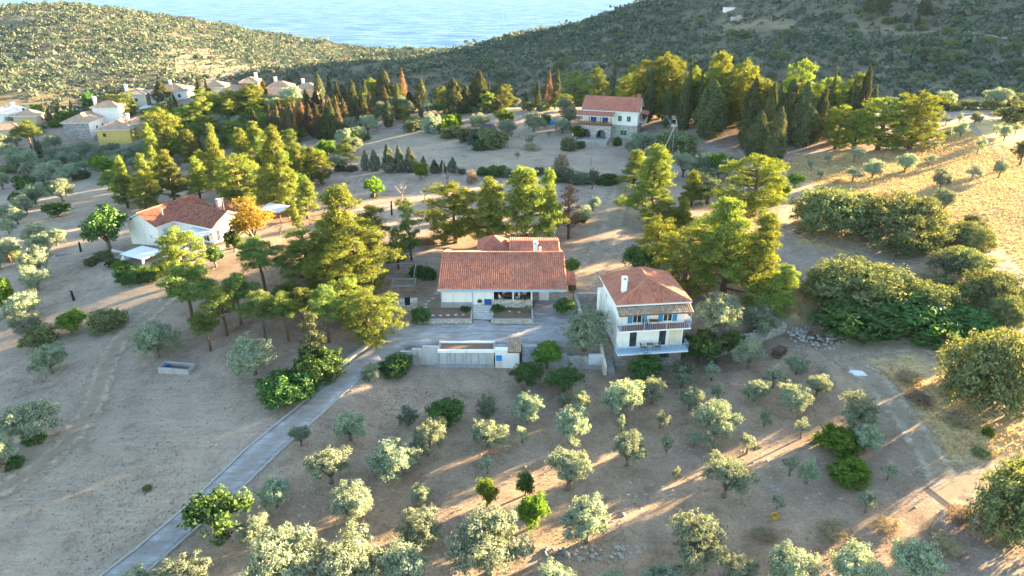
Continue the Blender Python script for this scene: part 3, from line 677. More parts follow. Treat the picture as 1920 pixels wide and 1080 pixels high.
ORD = "first second third fourth fifth sixth seventh eighth ninth tenth eleventh twelfth thirteenth fourteenth fifteenth sixteenth seventeenth eighteenth nineteenth twentieth".split()
ORD += ["twenty-"+o for o in ORD[:9]]+["thirtieth"]+["thirty-"+o for o in ORD[:9]]+["fortieth"]
BUSHY = {"oak", "bush", "green_bush", "lime_bush", "grey_bush", "olive_bush", "dry_bush"}
KIND = { # object name, category, words for the label
 "olive": ("olive_tree","olive tree","silvery olive tree"), "young_olive": ("young_olive_tree","olive tree","small young olive tree"), "citrus": ("citrus_tree","citrus tree","dark green leafy tree"),
 "lime_tree": ("leafy_tree","tree","fresh green leafy tree"), "grey_tree": ("leafy_tree","tree","grey green leafy tree"), "fig": ("fig_tree","fig tree","wide loose fig tree"),
 "golden_tree": ("golden_tree","tree","golden leaved tree"), "pine": ("pine_tree","pine","tall pointed pine"), "round_pine": ("pine_tree","pine","full rounded pine"),
 "umbrella_pine": ("pine_tree","pine","bare stemmed pine"), "dark_pine": ("pine_tree","pine","dark ragged pine"), "dead_pine": ("dead_pine_tree","dead tree","brown dead pine"),
 "ragged_cypress": ("cypress_tree","cypress","thin ragged cypress"), "cypress": ("cypress_tree","cypress","slim cypress"), "broad_cypress": ("cypress_tree","cypress","broad dark cypress"),
 "brown_cypress": ("cypress_tree","cypress","browning cypress"), "dead_cypress": ("dead_cypress_tree","dead tree","reddish dead cypress"), "cone_conifer": ("conifer_tree","conifer","cone shaped conifer"),
 "oak": ("oak_thicket","oak","big evergreen oak"), "bush": ("bush","bush","rounded green bush"), "green_bush": ("bush","bush","dense dark green bush"), "lime_bush": ("bush","bush","bright green bush"),
 "grey_bush": ("bush","bush","grey green bush"), "olive_bush": ("bush","bush","silvery bush"), "dry_bush": ("dry_bush","bush","dry straw coloured bush"), "bare_tree": ("bare_tree","bare tree","leafless little tree")}
def plant_one(kind, u, v, wpx_, vtop, label, group):
    x, y, z = gp(u, v)
    dep = y*CP + (CAM_Z-z)*SP
    W_ = wpx_*dep/FPX
    if kind in BUSHY:
        y += W_*.33; x *= 1+W_*.33/max(y, 1); z = h1(x, y); dep = y*CP+(CAM_Z-z)*SP
    d = ray(u, vtop); zr = CAM_Z + d[2]*(y/d[1]) - z; tb = -d[2]/d[1]; a = W_*.45
    if kind in BUSHY: H_ = math.sqrt(max(zr*zr-(a*tb)**2, .01))
    else:
        H_ = zr
        for _ in range(6):
            b = .36*H_; H_ = max(.3*zr, zr + b - math.sqrt(b*b+(a*tb)**2))
    lo, hi = {"cypress": (2, 14), "olive": (.92, 1.6), "young_olive": (1.1, 1.9), "citrus": (.75, 1.7), "lime_tree": (.75, 1.7), "grey_tree": (.7, 1.6)}.get(kind, (1.05, 2.6) if "pine" in kind else (.42, 2.6)); H_ = min(max(H_, lo*W_), hi*W_) if kind not in ("cypress","brown_cypress","dead_cypress","broad_cypress") else max(H_, 1.4*W_)
    plant_at(kind, x, y, hm(x, y), W_, H_, label, group)
def plant_at(kind, x, y, z, W_, H_, label, group, grow=1.2):
    nm, cat, _ = KIND[kind]; crown, trunk = LIB[kind][rnd.randrange(len(LIB[kind]))]
    e = empty(nm, (x, y, z), rnd.uniform(0, 6.28), label, cat, group); e.scale = (W_*grow*rnd.uniform(.9,1.1), W_*grow*rnd.uniform(.9,1.1), H_); e.rotation_euler[0] = rnd.uniform(-.05,.05); e.rotation_euler[1] = rnd.uniform(-.05,.05)
    if crown is None: link_mesh("trunk", trunk, e); return e
    if "pine" in kind: e.scale = (W_*grow*1.08, W_*grow*1.08, H_*1.03)
    if kind == "olive": e.scale = (W_*1.1, W_*1.1*rnd.uniform(.88,1.12), H_)
    link_mesh("crown", crown, e); link_mesh("trunk" if kind not in BUSHY else "stem", trunk, e)
    return e
def plant(rows, place, group, dv=0, ws=1.0):
    """rows: kind u v_base width v_top; like trees of one place are told apart by their order"""
    rows = [r.split() for r in rows.strip().split(";") if r.strip()]
    names = {"o":"olive","y":"young_olive","c":"citrus","l":"lime_tree","g":"grey_tree","f":"fig","G":"golden_tree","p":"pine","r":"round_pine","m":"umbrella_pine","d":"dark_pine","D":"dead_pine","R":"ragged_cypress",
             "k":"cypress","K":"broad_cypress","b":"brown_cypress","X":"dead_cypress","h":"cone_conifer","O":"oak","B":"bush","N":"green_bush","L":"lime_bush","Y":"grey_bush","V":"olive_bush","S":"dry_bush","t":"bare_tree"}
    by = {}
    for r in rows: by.setdefault(KIND[names[r[0]]][2], []).append((names[r[0]],)+tuple(float(q) for q in r[1:]))
    for word, ts in by.items():
        ts.sort(key=lambda q: q[1])
        for i, (kind, u, v, w_, vt) in enumerate(ts):
            if len(ts) == 1: lab = f"the only {word} {place}"
            elif i == len(ts)-1: lab = f"{word} {place}, rightmost one"
            else: lab = f"{word} {place}, {ORD[i]} from left"
            plant_one(kind, u, v+dv, w_*ws, vt+dv, lab, group)

# ------------------------------------------------------------------ the plants, place by place (kind, u, v of the foot, width, v of the top)
plant("o 262 1110 58 1057; o 358 1105 92 1030; o 530 1120 150 1035; o 655 1105 150 985; o 760 1112 120 1030; o 918 1075 143 968; o 1040 1120 80 1060; o 1145 1125 60 1062; o 1240 1122 85 1050;"
      "o 1300 1065 115 945; o 1375 1115 82 1040; o 1483 1110 98 1020; o 1592 1105 108 1018; o 1705 1095 92 1008", "in the row along the near edge", "olives in the nearest row")
plant("o 487 1028 65 960; o 520 950 58 892; o 660 978 87 905; o 788 947 43 907; o 790 1020 88 957; l 913 950 37 888; c 985 928 35 887; l 997 990 48 927; o 1100 1015 98 927", "near the drive in the second grove row", "olives in the second grove row")
plant("f 415 1003 118 910", "overhanging the drive", None)
plant("o 565 836 42 795; o 658 825 65 763; o 622 905 84 832; o 741 895 93 823; y 914 888 28 850; o 1065 918 85 837; o 1357 932 88 847; y 1268 902 18 873; y 1480 892 32 846; o 1512 908 38 852; L 1586 912 68 858; y 1663 900 28 863; y 1622 961 35 918; y 1455 955 23 923", "in the middle rows of the front grove", "olives in the middle grove rows")
plant("o 765 798 40 756; o 803 853 80 775; c 840 795 62 743; o 912 784 44 738; o 917 838 72 777; o 990 792 66 730; y 979 830 26 795; o 1055 762 28 735; o 1088 768 38 723; o 1070 830 71 762; o 1163 780 76 700; o 1222 757 50 700; y 1165 810 24 776; y 1237 803 29 768; o 1175 873 66 805; y 1249 848 24 811", "in the grove below the yard wall", "olives below the yard wall")
plant("o 1292 768 48 723; y 1345 750 28 716; o 1413 752 46 705; y 1448 727 38 684; o 1493 702 43 664; o 1530 742 46 694; o 1487 770 62 715; o 1338 818 86 752; y 1300 838 32 802; y 1326 850 28 805; y 1432 800 24 763; y 1501 822 26 781; y 1400 850 33 808; o 1620 846 52 793; L 1565 862 78 800; o 1602 802 74 728; y 1276 727 42 686; y 1333 714 27 678; o 1403 690 66 632; c 1315 677 68 615; c 1378 672 46 618; o 1365 655 30 640", "in the grove beside the tall house", "olives beside the tall house")
plant("o 1338 628 92 566; o 1420 628 70 573", "above the long stone wall", "olives above the stone wall")
plant("c 988 722 58 675; c 1056 733 62 684; c 1205 712 62 665; g 1280 720 46 676", "just below the yard", "trees just below the yard")
plant("l 1025 690 56 640; N 742 708 54 664; V 697 715 32 680; o 1095 655 96 580; c 1058 590 36 556; N 790 610 28 574; N 872 588 16 574; N 933 590 26 570; N 957 586 16 575; V 987 592 20 573; N 803 525 26 500; N 782 520 26 497; N 1072 507 24 482; L 1073 545 12 518", "around the bungalow yard", "plants around the bungalow yard")
plant("N 545 765 88 694; N 600 722 78 650; R 590 694 46 585; o 478 702 84 634; o 297 670 84 596; B 205 625 56 577", "left of the drive", "plants left of the drive")
# western groves
plant("o 10 884 70 813; o 66 832 96 762; N 68 834 34 806; N 28 880 34 856; o 98 700 72 655; B 80 655 52 606; o 60 642 68 583; o 46 602 66 547; l 14 590 44 518; o 72 545 58 502; o 76 522 72 478; l 138 622 54 582;"
      "o 20 490 52 452; o 2 505 34 472; o 72 458 48 428; o 80 482 50 445; o 108 460 38 430; B 24 488 30 470", "in the open field at the far left", "trees in the left field")
plant("o 18 440 32 408; o 34 420 36 390; o 52 402 32 362; o 40 396 28 366; o 67 382 34 342; o 119 378 52 340; c 112 407 40 378; N 48 356 28 326; N 93 360 24 341; N 32 378 20 360; N 153 337 28 319; o 83 347 34 321; o 128 341 38 311; o 70 330 34 306; o 55 328 28 306; t 192 403 26 383; B 15 326 24 308; N 62 302 28 286; o 17 296 28 280; o 36 300 26 283; o 13 276 28 258; o 33 275 24 258; o 5 286 22 272", "on the slope below the village", "trees on the slope below the village")
plant("o 107 290 32 268; o 130 286 32 264; o 150 290 34 268; o 177 288 32 266; o 117 300 32 277; o 142 302 32 279; o 93 306 30 283; o 78 312 30 289; o 107 316 32 293; o 167 300 30 278; o 187 296 30 274; o 142 320 34 297; o 120 326 34 302; o 203 294 28 272; o 225 291 28 269; o 242 296 28 273;"
      "o 260 288 28 266; o 208 306 28 284; o 225 304 28 281; o 250 310 30 286; o 200 323 28 300; o 213 332 30 308; o 273 286 26 265; o 103 270 34 250; o 88 275 26 260; o 160 312 26 292; g 185 310 24 294", "in the dense grove under the yellow house", "olives under the yellow house", 8, .86)
plant("m 62 290 34 227; k 74 292 9 257; k 80 292 9 262; k 28 263 6 243; K 88 226 12 193; k 95 232 9 205; k 112 228 8 198; k 138 226 8 200; k 113 205 5 186; k 134 203 5 186; L 70 222 26 194; L 122 232 26 205; c 170 210 24 170; K 172 208 16 168; r 215 222 40 178; r 238 218 40 178; l 148 232 22 212; l 155 240 22 220; L 105 240 22 224; k 325 210 7 180; k 331 207 7 174; k 319 209 6 184; K 307 195 30 172; l 244 190 20 164; k 200 210 6 190; k 188 212 6 194; L 60 250 22 236; B 285 212 18 200", "among the village houses", "trees among the village houses")
plant("p 240 386 36 292; p 285 382 38 287; m 219 376 30 320; r 275 396 40 320; d 240 390 42 330; p 328 378 56 280; p 376 374 44 296; p 420 372 46 256; r 453 382 72 290; p 463 328 46 241; p 520 392 58 229; p 510 398 52 310; p 541 398 52 284; p 563 352 32 281; r 603 345 40 284; p 577 410 52 338; p 560 432 22 380", "in the pines behind the white house", "pines behind the white house")
plant("G 478 458 84 362; c 208 472 76 382; r 350 532 70 426; c 440 472 30 424; B 195 490 30 470; L 226 506 26 488; N 250 536 44 494; L 268 528 34 498; N 282 530 30 508; V 292 512 26 494; N 308 512 22 492; c 405 500 36 458; B 401 472 14 458; N 214 502 24 484; t 525 440 22 418; B 172 500 22 482", "beside the white house", "plants beside the white house")
plant("r 318 302 62 204; r 352 262 50 198; r 384 252 42 184; o 411 250 40 216; b 367 302 30 244; k 398 302 15 232; o 385 292 32 266; o 405 278 30 252; N 437 262 44 238; o 452 268 28 246; r 300 250 46 203; r 345 246 42 205; r 393 228 56 171; r 440 224 50 167; r 477 218 50 171; o 505 208 36 178; o 548 202 46 172; o 520 212 30 190; r 415 222 36 180; r 368 236 36 190; o 430 240 26 222; N 470 270 30 255; o 340 285 30 262; o 330 320 26 300; N 400 318 26 300", "in the mixed wood by the red house", "trees by the red house")
plant("k 377 184 9 142; k 391 184 9 148; K 496 180 16 149; k 543 168 7 134; k 548 168 6 138; K 600 188 18 137; k 620 186 12 141; k 437 178 9 155; k 468 262 10 207; K 481 276 18 204; k 503 248 7 207; k 494 268 11 240; b 539 266 14 199; b 550 269 16 194; X 567 245 18 186; k 577 248 8 204; k 591 256 9 222; k 604 262 10 214; k 615 244 7 192; b 525 262 14 196; b 512 258 14 198; X 558 250 12 190; b 585 258 16 192; b 597 262 16 194; k 610 262 10 220; b 532 248 12 186; K 625 262 20 190; b 636 258 16 180", "in the cypress wood", "trees of the cypress wood")
plant("k 633 200 13 152; k 646 202 13 156; K 665 216 20 149; k 685 212 15 149; K 721 200 32 131; r 702 198 30 148; r 744 200 22 157; X 757 200 15 128; b 771 212 18 172; K 790 208 22 146; m 819 200 20 163; K 848 217 36 147; r 862 200 24 153; K 875 205 17 159; K 896 207 33 133; k 910 204 12 152; r 946 204 30 159; k 985 200 9 171; b 607 235 14 178; b 617 240 14 184; k 628 245 12 186; b 650 246 16 184; k 660 240 14 180; b 672 238 14 178; K 683 236 20 176; b 693 228 14 172; b 640 248 14 178", "on the skyline row of the plateau", "trees of the skyline row")
plant("K 729 237 22 188; k 747 227 14 181; k 790 222 8 187; r 760 226 24 200; o 802 214 22 186; o 717 215 28 187; o 735 205 26 180; o 656 250 34 222; o 646 272 36 239; o 690 252 40 220; L 672 260 24 242; d 652 312 40 261; l 612 300 34 262; l 640 290 26 268; o 912 200 26 178; L 877 212 18 198; V 893 211 16 198; L 911 210 10 197; B 933 208 24 193; B 925 200 20 188; B 700 222 24 205; c 822 214 24 194; o 968 202 20 186; B 990 208 24 190; B 1018 208 24 188; l 1040 205 20 185", "at the back of the upper field", "trees at the back of the upper field")
plant("B 777 246 40 218; V 810 252 42 210; L 838 244 38 212; B 848 260 42 234; L 830 250 20 228; Y 873 268 26 236; Y 896 272 34 236; B 925 280 44 238; N 903 282 32 258; V 900 238 32 210; o 952 260 40 222; l 944 234 36 203; L 856 236 22 212", "in the thicket by the upper field", "bushes by the upper field")
plant("o 1000 248 44 212; c 1022 238 20 212; o 1057 218 38 190; g 1067 234 46 202; o 1054 250 30 225; l 1081 260 26 234; B 1067 284 26 256; N 1088 280 17 263; y 997 276 22 244; y 1030 257 10 244; y 970 299 10 282; S 997 282 28 268; S 1052 318 26 287; Y 1049 342 38 308; Y 1084 346 42 320; g 1110 354 24 312; N 1137 346 40 325; o 1185 294 38 258; o 1205 287 46 246; B 1262 294 76 242; N 1157 274 14 256; r 1077 200 52 134; k 1042 204 14 127; X 1029 204 11 132; K 1007 202 12 155; r 1060 208 26 176; d 1123 208 48 128; k 1146 200 9 111; k 1175 196 14 104", "around the red roofed stone house", "plants around the stone house")
plant("h 685 319 16 281; h 704 320 21 280; h 731 322 26 269; h 750 322 21 272; h 771 322 25 276; h 794 318 12 292; h 815 324 18 299; h 831 323 14 300; h 848 324 18 295; l 789 336 31 304; N 904 330 18 312; N 931 332 30 308; Y 954 334 22 314; Y 660 322 22 308; Y 640 322 24 308; Y 866 328 14 315; Y 980 330 24 314; l 702 371 37 332; t 652 362 28 330; t 752 375 24 345; t 797 376 22 354; t 838 345 18 318; S 885 345 22 318; B 703 370 14 361; Y 1010 330 22 312", "along the hedge between the fields", "plants of the field hedge")
plant("p 636 528 124 352; d 700 478 70 386; r 668 545 112 420; r 580 525 84 430; r 618 565 92 478; d 747 504 46 424; d 772 488 48 374; m 498 546 66 448; m 365 617 78 503; m 426 629 58 535; m 452 608 54 513; m 395 658 48 580; m 498 638 50 546; m 541 639 47 551; m 546 592 44 529; m 570 622 50 542; m 617 642 58 541; r 690 642 90 544; r 650 600 60 520", "in the middle pine clump", "pines of the middle clump")
plant("r 855 455 92 340; p 915 460 84 337; p 986 464 104 315; p 1030 442 48 318; D 1066 447 58 346; o 1097 418 34 382; o 1112 395 26 368; B 1085 420 26 400", "behind the bungalow", "trees behind the bungalow")
plant("p 1187 352 58 282; p 1220 412 90 275; p 1296 388 48 322; o 1280 332 54 283; o 1312 332 44 284; B 1316 345 50 312; l 1346 332 46 286; g 1363 340 44 290; g 1326 382 66 328; r 1412 404 106 287; l 1455 385 38 338; r 1240 445 58 378; p 1278 442 38 372; p 1355 556 124 376; p 1402 562 96 400; r 1282 548 112 428; r 1230 502 64 406; p 1450 590 78 496; c 1196 515 58 456; r 1330 500 80 400; B 1270 420 50 392", "in the pines beside the dirt track", "pines beside the dirt track")
plant("r 1243 220 52 99; r 1207 222 62 115; r 1185 208 52 140; r 1250 228 54 118; r 1292 224 36 125; r 1345 235 52 99; r 1390 235 46 115; r 1340 240 48 136; r 1430 245 36 140; r 1475 255 64 114; k 1285 240 14 109; K 1213 230 21 134; K 1250 238 23 164; k 1304 240 10 129; K 1280 243 26 150; K 1328 260 50 150; K 1400 278 36 149; K 1427 292 26 155; K 1452 270 24 160; K 1412 302 42 210; K 1447 317 32 200; K 1470 270 44 149; K 1500 274 42 154; K 1527 268 24 164; k 1548 252 11 124; k 1585 248 10 136; K 1608 244 21 123; k 1625 252 20 159; r 1565 279 58 197; r 1600 280 48 204; r 1645 281 90 184; r 1705 278 86 173; b 1590 245 32 164; r 1310 225 40 140", "in the tall wood behind the stone house", "trees of the tall wood")
plant("y 1600 304 28 275; y 1552 306 15 291; y 1520 316 11 300; t 1655 296 16 280; y 1705 280 20 262; y 1752 279 16 262; o 1695 324 36 286; y 1740 311 19 284; o 1635 334 42 296; y 1598 342 30 309; y 1538 337 20 316; l 1490 352 26 325; o 1762 354 38 312; y 1820 340 23 308; o 1872 333 28 297; y 1832 289 19 254; g 1912 310 38 258; y 1774 266 18 236; o 1800 256 26 226; y 1773 234 16 218; o 1827 232 24 208; y 1798 230 16 212; y 1740 217 15 201; y 1748 228 12 212; y 1766 222 14 206; o 1882 264 24 234; y 1868 252 16 230; y 1903 252 18 228; B 1905 232 64 192; o 1763 404 48 352; g 1822 434 42 400; S 1660 372 26 360; S 1570 345 22 335; B 1735 208 34 188; B 1775 208 34 190; B 1815 206 36 186; B 1860 206 36 186", "in the golden field", "trees in the golden field")
plant("O 1555 448 136 350; O 1680 474 156 366; O 1600 600 190 484; O 1726 610 108 526; O 1812 470 82 416; O 1800 530 92 462; O 1852 590 108 508; O 1880 615 60 552; N 1610 642 140 584; N 1710 640 140 588; N 1790 625 100 580; O 1838 790 162 614; O 1890 1040 150 870; g 1765 520 70 470; S 1745 545 60 500; B 1770 560 60 520", "in the thickets at the right", "oaks of the right thickets")
plant("S 1720 760 40 735; S 1790 800 46 770; S 1850 855 34 838; S 1700 720 40 700; S 1835 1020 60 960; S 1800 985 50 950; S 1545 592 46 566; S 1515 600 40 575; B 1835 858 26 840; S 1430 1015 40 995; S 1560 1010 46 990; S 1660 1000 40 985; S 1770 1040 50 1005; B 278 922 17 908; S 1600 640 30 612; S 1530 640 36 610; L 1850 820 18 800", "on the dry verge", "dry bushes of the verges")

# the dense belt of trees behind the upper fields
def fill(poly, n, kinds, wr, hr, seed, place, group):
    rs = np.random.RandomState(seed); P = np.array(poly, float); rows = []
    lo, hi = P.min(0), P.max(0)
    while len(rows) < n:
        u, v = rs.uniform(lo[0], hi[0]), rs.uniform(lo[1], hi[1])
        if polymask(np.array([u]), np.array([v]), P, .01)[0] < .5: continue
        k = kinds[rs.randint(len(kinds))]; w_ = rs.uniform(*wr)*(.42 if k in "k" else .6 if k in "bKX" else 1); h_ = rs.uniform(*hr)*(.55 if k in "olVLNBY" else 1)
        rows.append(f"{k} {u:.0f} {v:.0f} {w_:.0f} {v-h_:.0f}")
    plant(";".join(rows), place, group)
fill([(340,232),(480,222),(560,200),(640,205),(640,262),(560,270),(470,282),(380,300),(320,300)], 38, "rrolobkrrlo", (26,42), (30,52), 5, "within the wood east of the village", "wood east of the village")
fill([(590,196),(760,198),(960,202),(960,214),(820,216),(700,222),(600,240)], 34, "brokKlbkor", (18,32), (28,52), 6, "inside the skyline wood", "skyline wood")
fill([(1180,212),(1300,216),(1480,225),(1600,235),(1600,262),(1500,262),(1380,250),(1290,235),(1200,222)], 30, "rKKrrdK", (34,60), (60,105), 7, "deep in the tall wood", "deep tall wood")
fill([(0,226),(80,222),(180,214),(280,200),(340,192),(300,212),(200,232),(120,246),(40,258),(0,262)], 24, "olLkolokc", (14,24), (14,28), 8, "between the village roofs", "between the village roofs")
fill([(560,300),(640,270),(680,262),(660,318),(600,330)], 9, "olLoY", (24,36), (26,40), 9, "beside the conifer row", "beside the conifer row")
fill([(90,290),(200,290),(290,292),(300,305),(230,335),(180,318),(90,312)], 18, "oooog", (26,36), (22,30), 10, "filling the grove by the yellow house", "grove by the yellow house")
fill([(1480,500),(1560,480),(1540,560),(1500,600),(1440,610)], 5, "SSY", (20,34), (18,26), 12, "on the slope by the right pines", "slope by the right pines")
fill([(195,335),(330,300),(460,300),(590,300),(600,338),(560,388),(470,396),(330,376),(225,385)], 22, "pprrpdl", (28,48), (55,85), 13, "deep in the pines north of the white house", "deep pines north of the white house")
fill([(300,215),(380,205),(470,205),(500,225),(470,250),(380,290),(310,290)], 20, "rrlpo", (30,46), (34,56), 14, "in the lit pines near the pool", "lit pines near the pool")
fill([(0,290),(60,305),(110,335),(90,400),(60,430),(0,470)], 12, "oooog", (30,42), (26,36), 15, "in the rows at the far left slope", "rows at the far left slope")
fill([(1700,190),(1920,182),(1990,200),(1920,214),(1760,210)], 16, "BBYo", (28,50), (24,40), 16, "along the far edge of the golden field", "bushes at the golden field's far edge")
# larger bushes that stand out on the hillside across the ravine
rs = np.random.RandomState(77); spots = []
while len(spots) < 170:
    u, v = rs.uniform(900, 1915), rs.uniform(20, 182)
    if v < 110-(u-640)*.19 or (abs(v-48) < 14 and 1340 < u < 1500): continue
    x, y, z = gp(u, v)
    if y < 235 or y > 700: continue
    spots.append((u, v, x, y))
spots.sort(key=lambda q: q[1])
for b in range(5):
    band = ["topmost", "second", "middle", "fourth", "lowest"][b]
    for i, (u, v, x, y) in enumerate(sorted(spots[b*34:(b+1)*34])):
        W_ = rs.uniform(3.2, 7.0); k = str(rs.choice(["bush", "oak", "grey_bush", "bush"]))
        e = plant_at(k, x, y, hm(x, y)-.2, W_, W_*rs.uniform(.55, .8), f"rounded bush in the {band} band of the shaded hillside, {ORD[i]} from left", "bushes on the shaded hillside")
        e.name = "hillside_bush"; e["category"] = "bush"
plant("K 1640 22 16 -12; K 1655 24 16 -14; K 1625 20 14 -10; k 1718 52 8 26; K 1730 30 20 -8; k 1697 40 10 24", "high on the shaded hillside", "cypresses on the hillside")

# ------------------------------------------------------------------ buildings
def tile_mat(name, cols):
    m, nt, out = new_mat(name); g = N(nt, "ShaderNodeNewGeometry"); w = worldpos(nt)
    n_ = len(cols); c = ramp(nt, g.outputs["Random Per Island"], [(i/(n_-1), col) for i, col in enumerate(cols)])
    st = noise(nt, .55, 5, .7, w, .4); c = mixc(nt, .75, c, ramp(nt, st, [(.34, (.76,.74,.74)), (.55, (1,1,1)), (.75, (1.18,1.15,1.1))]), 'MULTIPLY')
    f = noise(nt, 9, 4, .7, w); c = mixc(nt, .4, c, ramp(nt, f, [(.3, (.7,.7,.7)), (.7, (1.2,1.2,1.2))]), 'MULTIPLY')
    principled(nt, out, c, .85, f, .2, .01); MATS[name] = m; return m
T_RED = tile_mat("red_clay_tiles", [(.36,.125,.075), (.43,.155,.09), (.47,.18,.105), (.46,.205,.13), (.40,.155,.105)])
T_OLD = tile_mat("weathered_clay_tiles", [(.18,.07,.046), (.30,.105,.062), (.36,.13,.075), (.26,.10,.07), (.38,.17,.10)])
T_SALM = tile_mat("salmon_clay_tiles", [(.42,.155,.10), (.46,.175,.115), (.49,.19,.125), (.44,.165,.11)])
T_TAN = tile_mat("tan_clay_tiles", [(.33,.23,.15), (.42,.30,.20), (.28,.19,.13), (.48,.37,.26)])
T_PALE = tile_mat("pale_clay_tiles", [(.40,.26,.17), (.47,.31,.205), (.52,.36,.24), (.43,.285,.19)])
W_WHITE = simple("white_plaster", (.80,.775,.715), .9, .10, .8, .1, 0, (.55,.50,.43)); W_CREAM = simple("cream_plaster", (.66,.58,.44), .9, .12, .8, .1, 0, (.5,.42,.32))
W_YEL = simple("yellow_plaster", (.58,.43,.13), .9, .14, .8, .1, 0, (.45,.33,.13)); W_REDP = simple("red_plaster", (.42,.16,.105), .9, .12, .8)
W_OCHRE = simple("ochre_plaster", (.55,.42,.24), .9, .14, .8)
BLUE = simple("blue_paint", (.03,.26,.55), .5, .2, 3); BLUED = simple("deep_blue_paint", (.02,.07,.26), .5, .2, 3); GREENP = simple("green_paint", (.05,.15,.085), .6, .2, 3)
WOOD = simple("brown_wood", (.23,.12,.06), .75, .35, 6); METAL = simple("grey_metal", (.30,.31,.32), .45, .15, 4, .1, .6); DARK = simple("painted_interior_shade", (.045,.030,.025), .9, .3, 1)
REDWALL = simple("dark_red_wall", (.16,.045,.035), .9, .25, 1); CONC2 = simple("grey_cement", (.34,.335,.32), .9, .25, 1.4, .3, 0, (.2,.19,.17)); WHITE_P = simple("white_paint", (.78,.78,.77), .5, .06, 3)
TERRA = simple("terracotta_floor", (.25,.11,.075), .8, .2, 2); SOIL = simple("bed_soil", (.19,.12,.08), .95, .35, 3, .6); BLACK = simple("soot", (.02,.02,.02), .9, .3, 4); PLASTIC = simple("grey_plastic", (.06,.065,.075), .5, .2, 4)
BLUETARP = simple("blue_plastic", (.02,.10,.36), .4, .25, 4); PALEBLUE = simple("pale_blue_paint", (.33,.45,.58), .6, .2, 2); FLOWER = simple("dark_plastic", (.05,.05,.06), .5, .2, 3)
glass, nt, out = new_mat("window_glass"); principled(nt, out, ramp(nt, noise(nt, 1.2, 2, .5, worldpos(nt)), [(.3, (.02,.025,.03)), (.7, (.06,.065,.07))]), .12, None, 0, 0, 0, .6); GLASS = glass
def stone_mat(name, c1, c2, mortar, sc=3.2):
    m, nt, out = new_mat(name); w = mapped(nt, worldpos(nt), (1, 1, 1.4))
    v = N(nt, "ShaderNodeTexVoronoi"); v.inputs["Scale"].default_value = sc; nt.links.new(w, v.inputs["Vector"])
    e = N(nt, "ShaderNodeTexVoronoi", feature='DISTANCE_TO_EDGE'); e.inputs["Scale"].default_value = sc; nt.links.new(w, e.inputs["Vector"])
    sp = N(nt, "ShaderNodeSeparateColor"); nt.links.new(v.outputs["Color"], sp.inputs[0])
    c = ramp(nt, sp.outputs[0], [(0, c1), (.5, tuple((a+b)/2 for a, b in zip(c1, c2))), (1, c2)])
    jo = ramp(nt, e.outputs["Distance"], [(.03, (1,1,1)), (.10, (0,0,0))])
    c = mixc(nt, jo, c, mortar); f = noise(nt, 7, 4, .7, worldpos(nt)); c = mixc(nt, .5, c, ramp(nt, f, [(.3, (.7,.7,.7)), (.7, (1.2,1.2,1.2))]), 'MULTIPLY')
    hgt = ramp(nt, e.outputs["Distance"], [(.0, (0,0,0)), (.16, (1,1,1))])
    principled(nt, out, c, .95, hgt, .8, .05); MATS[name] = m; return m
STONE = stone_mat("grey_rubble_stone", (.26,.22,.185), (.50,.45,.38), (.40,.37,.33)); STONEB = stone_mat("pale_field_stone", (.36,.31,.25), (.62,.58,.50), (.30,.27,.23), 2.6)
STONEV = stone_mat("blue_grey_stone", (.20,.19,.19), (.46,.43,.42), (.32,.30,.29), 2.2)

def tile_panel(mb, el, er, rr, rl, tw=.25, tl=.42, amp=.075, lift=.0):
    """rows of barrel tiles on a roof plane: eave left/right, ridge right/left (a triangle when the ridge ends meet)"""
    el, er, rr, rl = [Vector(p) for p in (el, er, rr, rl)]
    ex_ = (er-el).normalized(); nrm = ex_.cross(rl-el if (rl-el).cross(ex_).length > 1e-6 else rr-el).normalized()
    if nrm.z < 0: nrm = -nrm
    up = nrm.cross(ex_).normalized()
    if up.z < 0: up = -up
    S = lambda p: ((p-el).dot(ex_), (p-el).dot(up))
    sl, tlx = S(rl); sr, trx = S(rr); We = (er-el).length; top = max(tlx, trx)
    ncol = max(1, int(round(We/tw))); tw = We/ncol
    def tmax(s):
        t = top
        if sl > 1e-4 and s < sl: t = min(t, tlx*s/sl)
        if We-sr > 1e-4 and s > sr: t = min(t, trx*(We-s)/(We-sr))
        return t
    cross = [(-.5, -.35), (-.27, .72), (0, 1.0), (.27, .72), (.5, -.35)]
    for i in range(ncol):
        s0 = (i+.5)*tw; T = tmax(s0)
        nr = max(1, int(math.ceil(T/tl-.05)))
        for j in range(nr):
            t0, t1 = j*tl, min((j+1)*tl+.04, T)
            if t1-t0 < .03: continue
            k = len(mb.v); jz = rnd.uniform(-.006, .006)
            for t, rise in ((t0, .028+jz), (t1, 0.0+jz)):
                for cx_, cz in cross:
                    p = el+ex_*(s0+cx_*tw*1.02)+up*t+nrm*(lift+cz*amp+rise); mb.v.append(tuple(p))
            for q in range(4): mb.f.append((k+q, k+q+1, k+5+q+1, k+5+q))
def ridge_cap(mb, a, b, r=.12): mb.tube([a, b], r, 6)
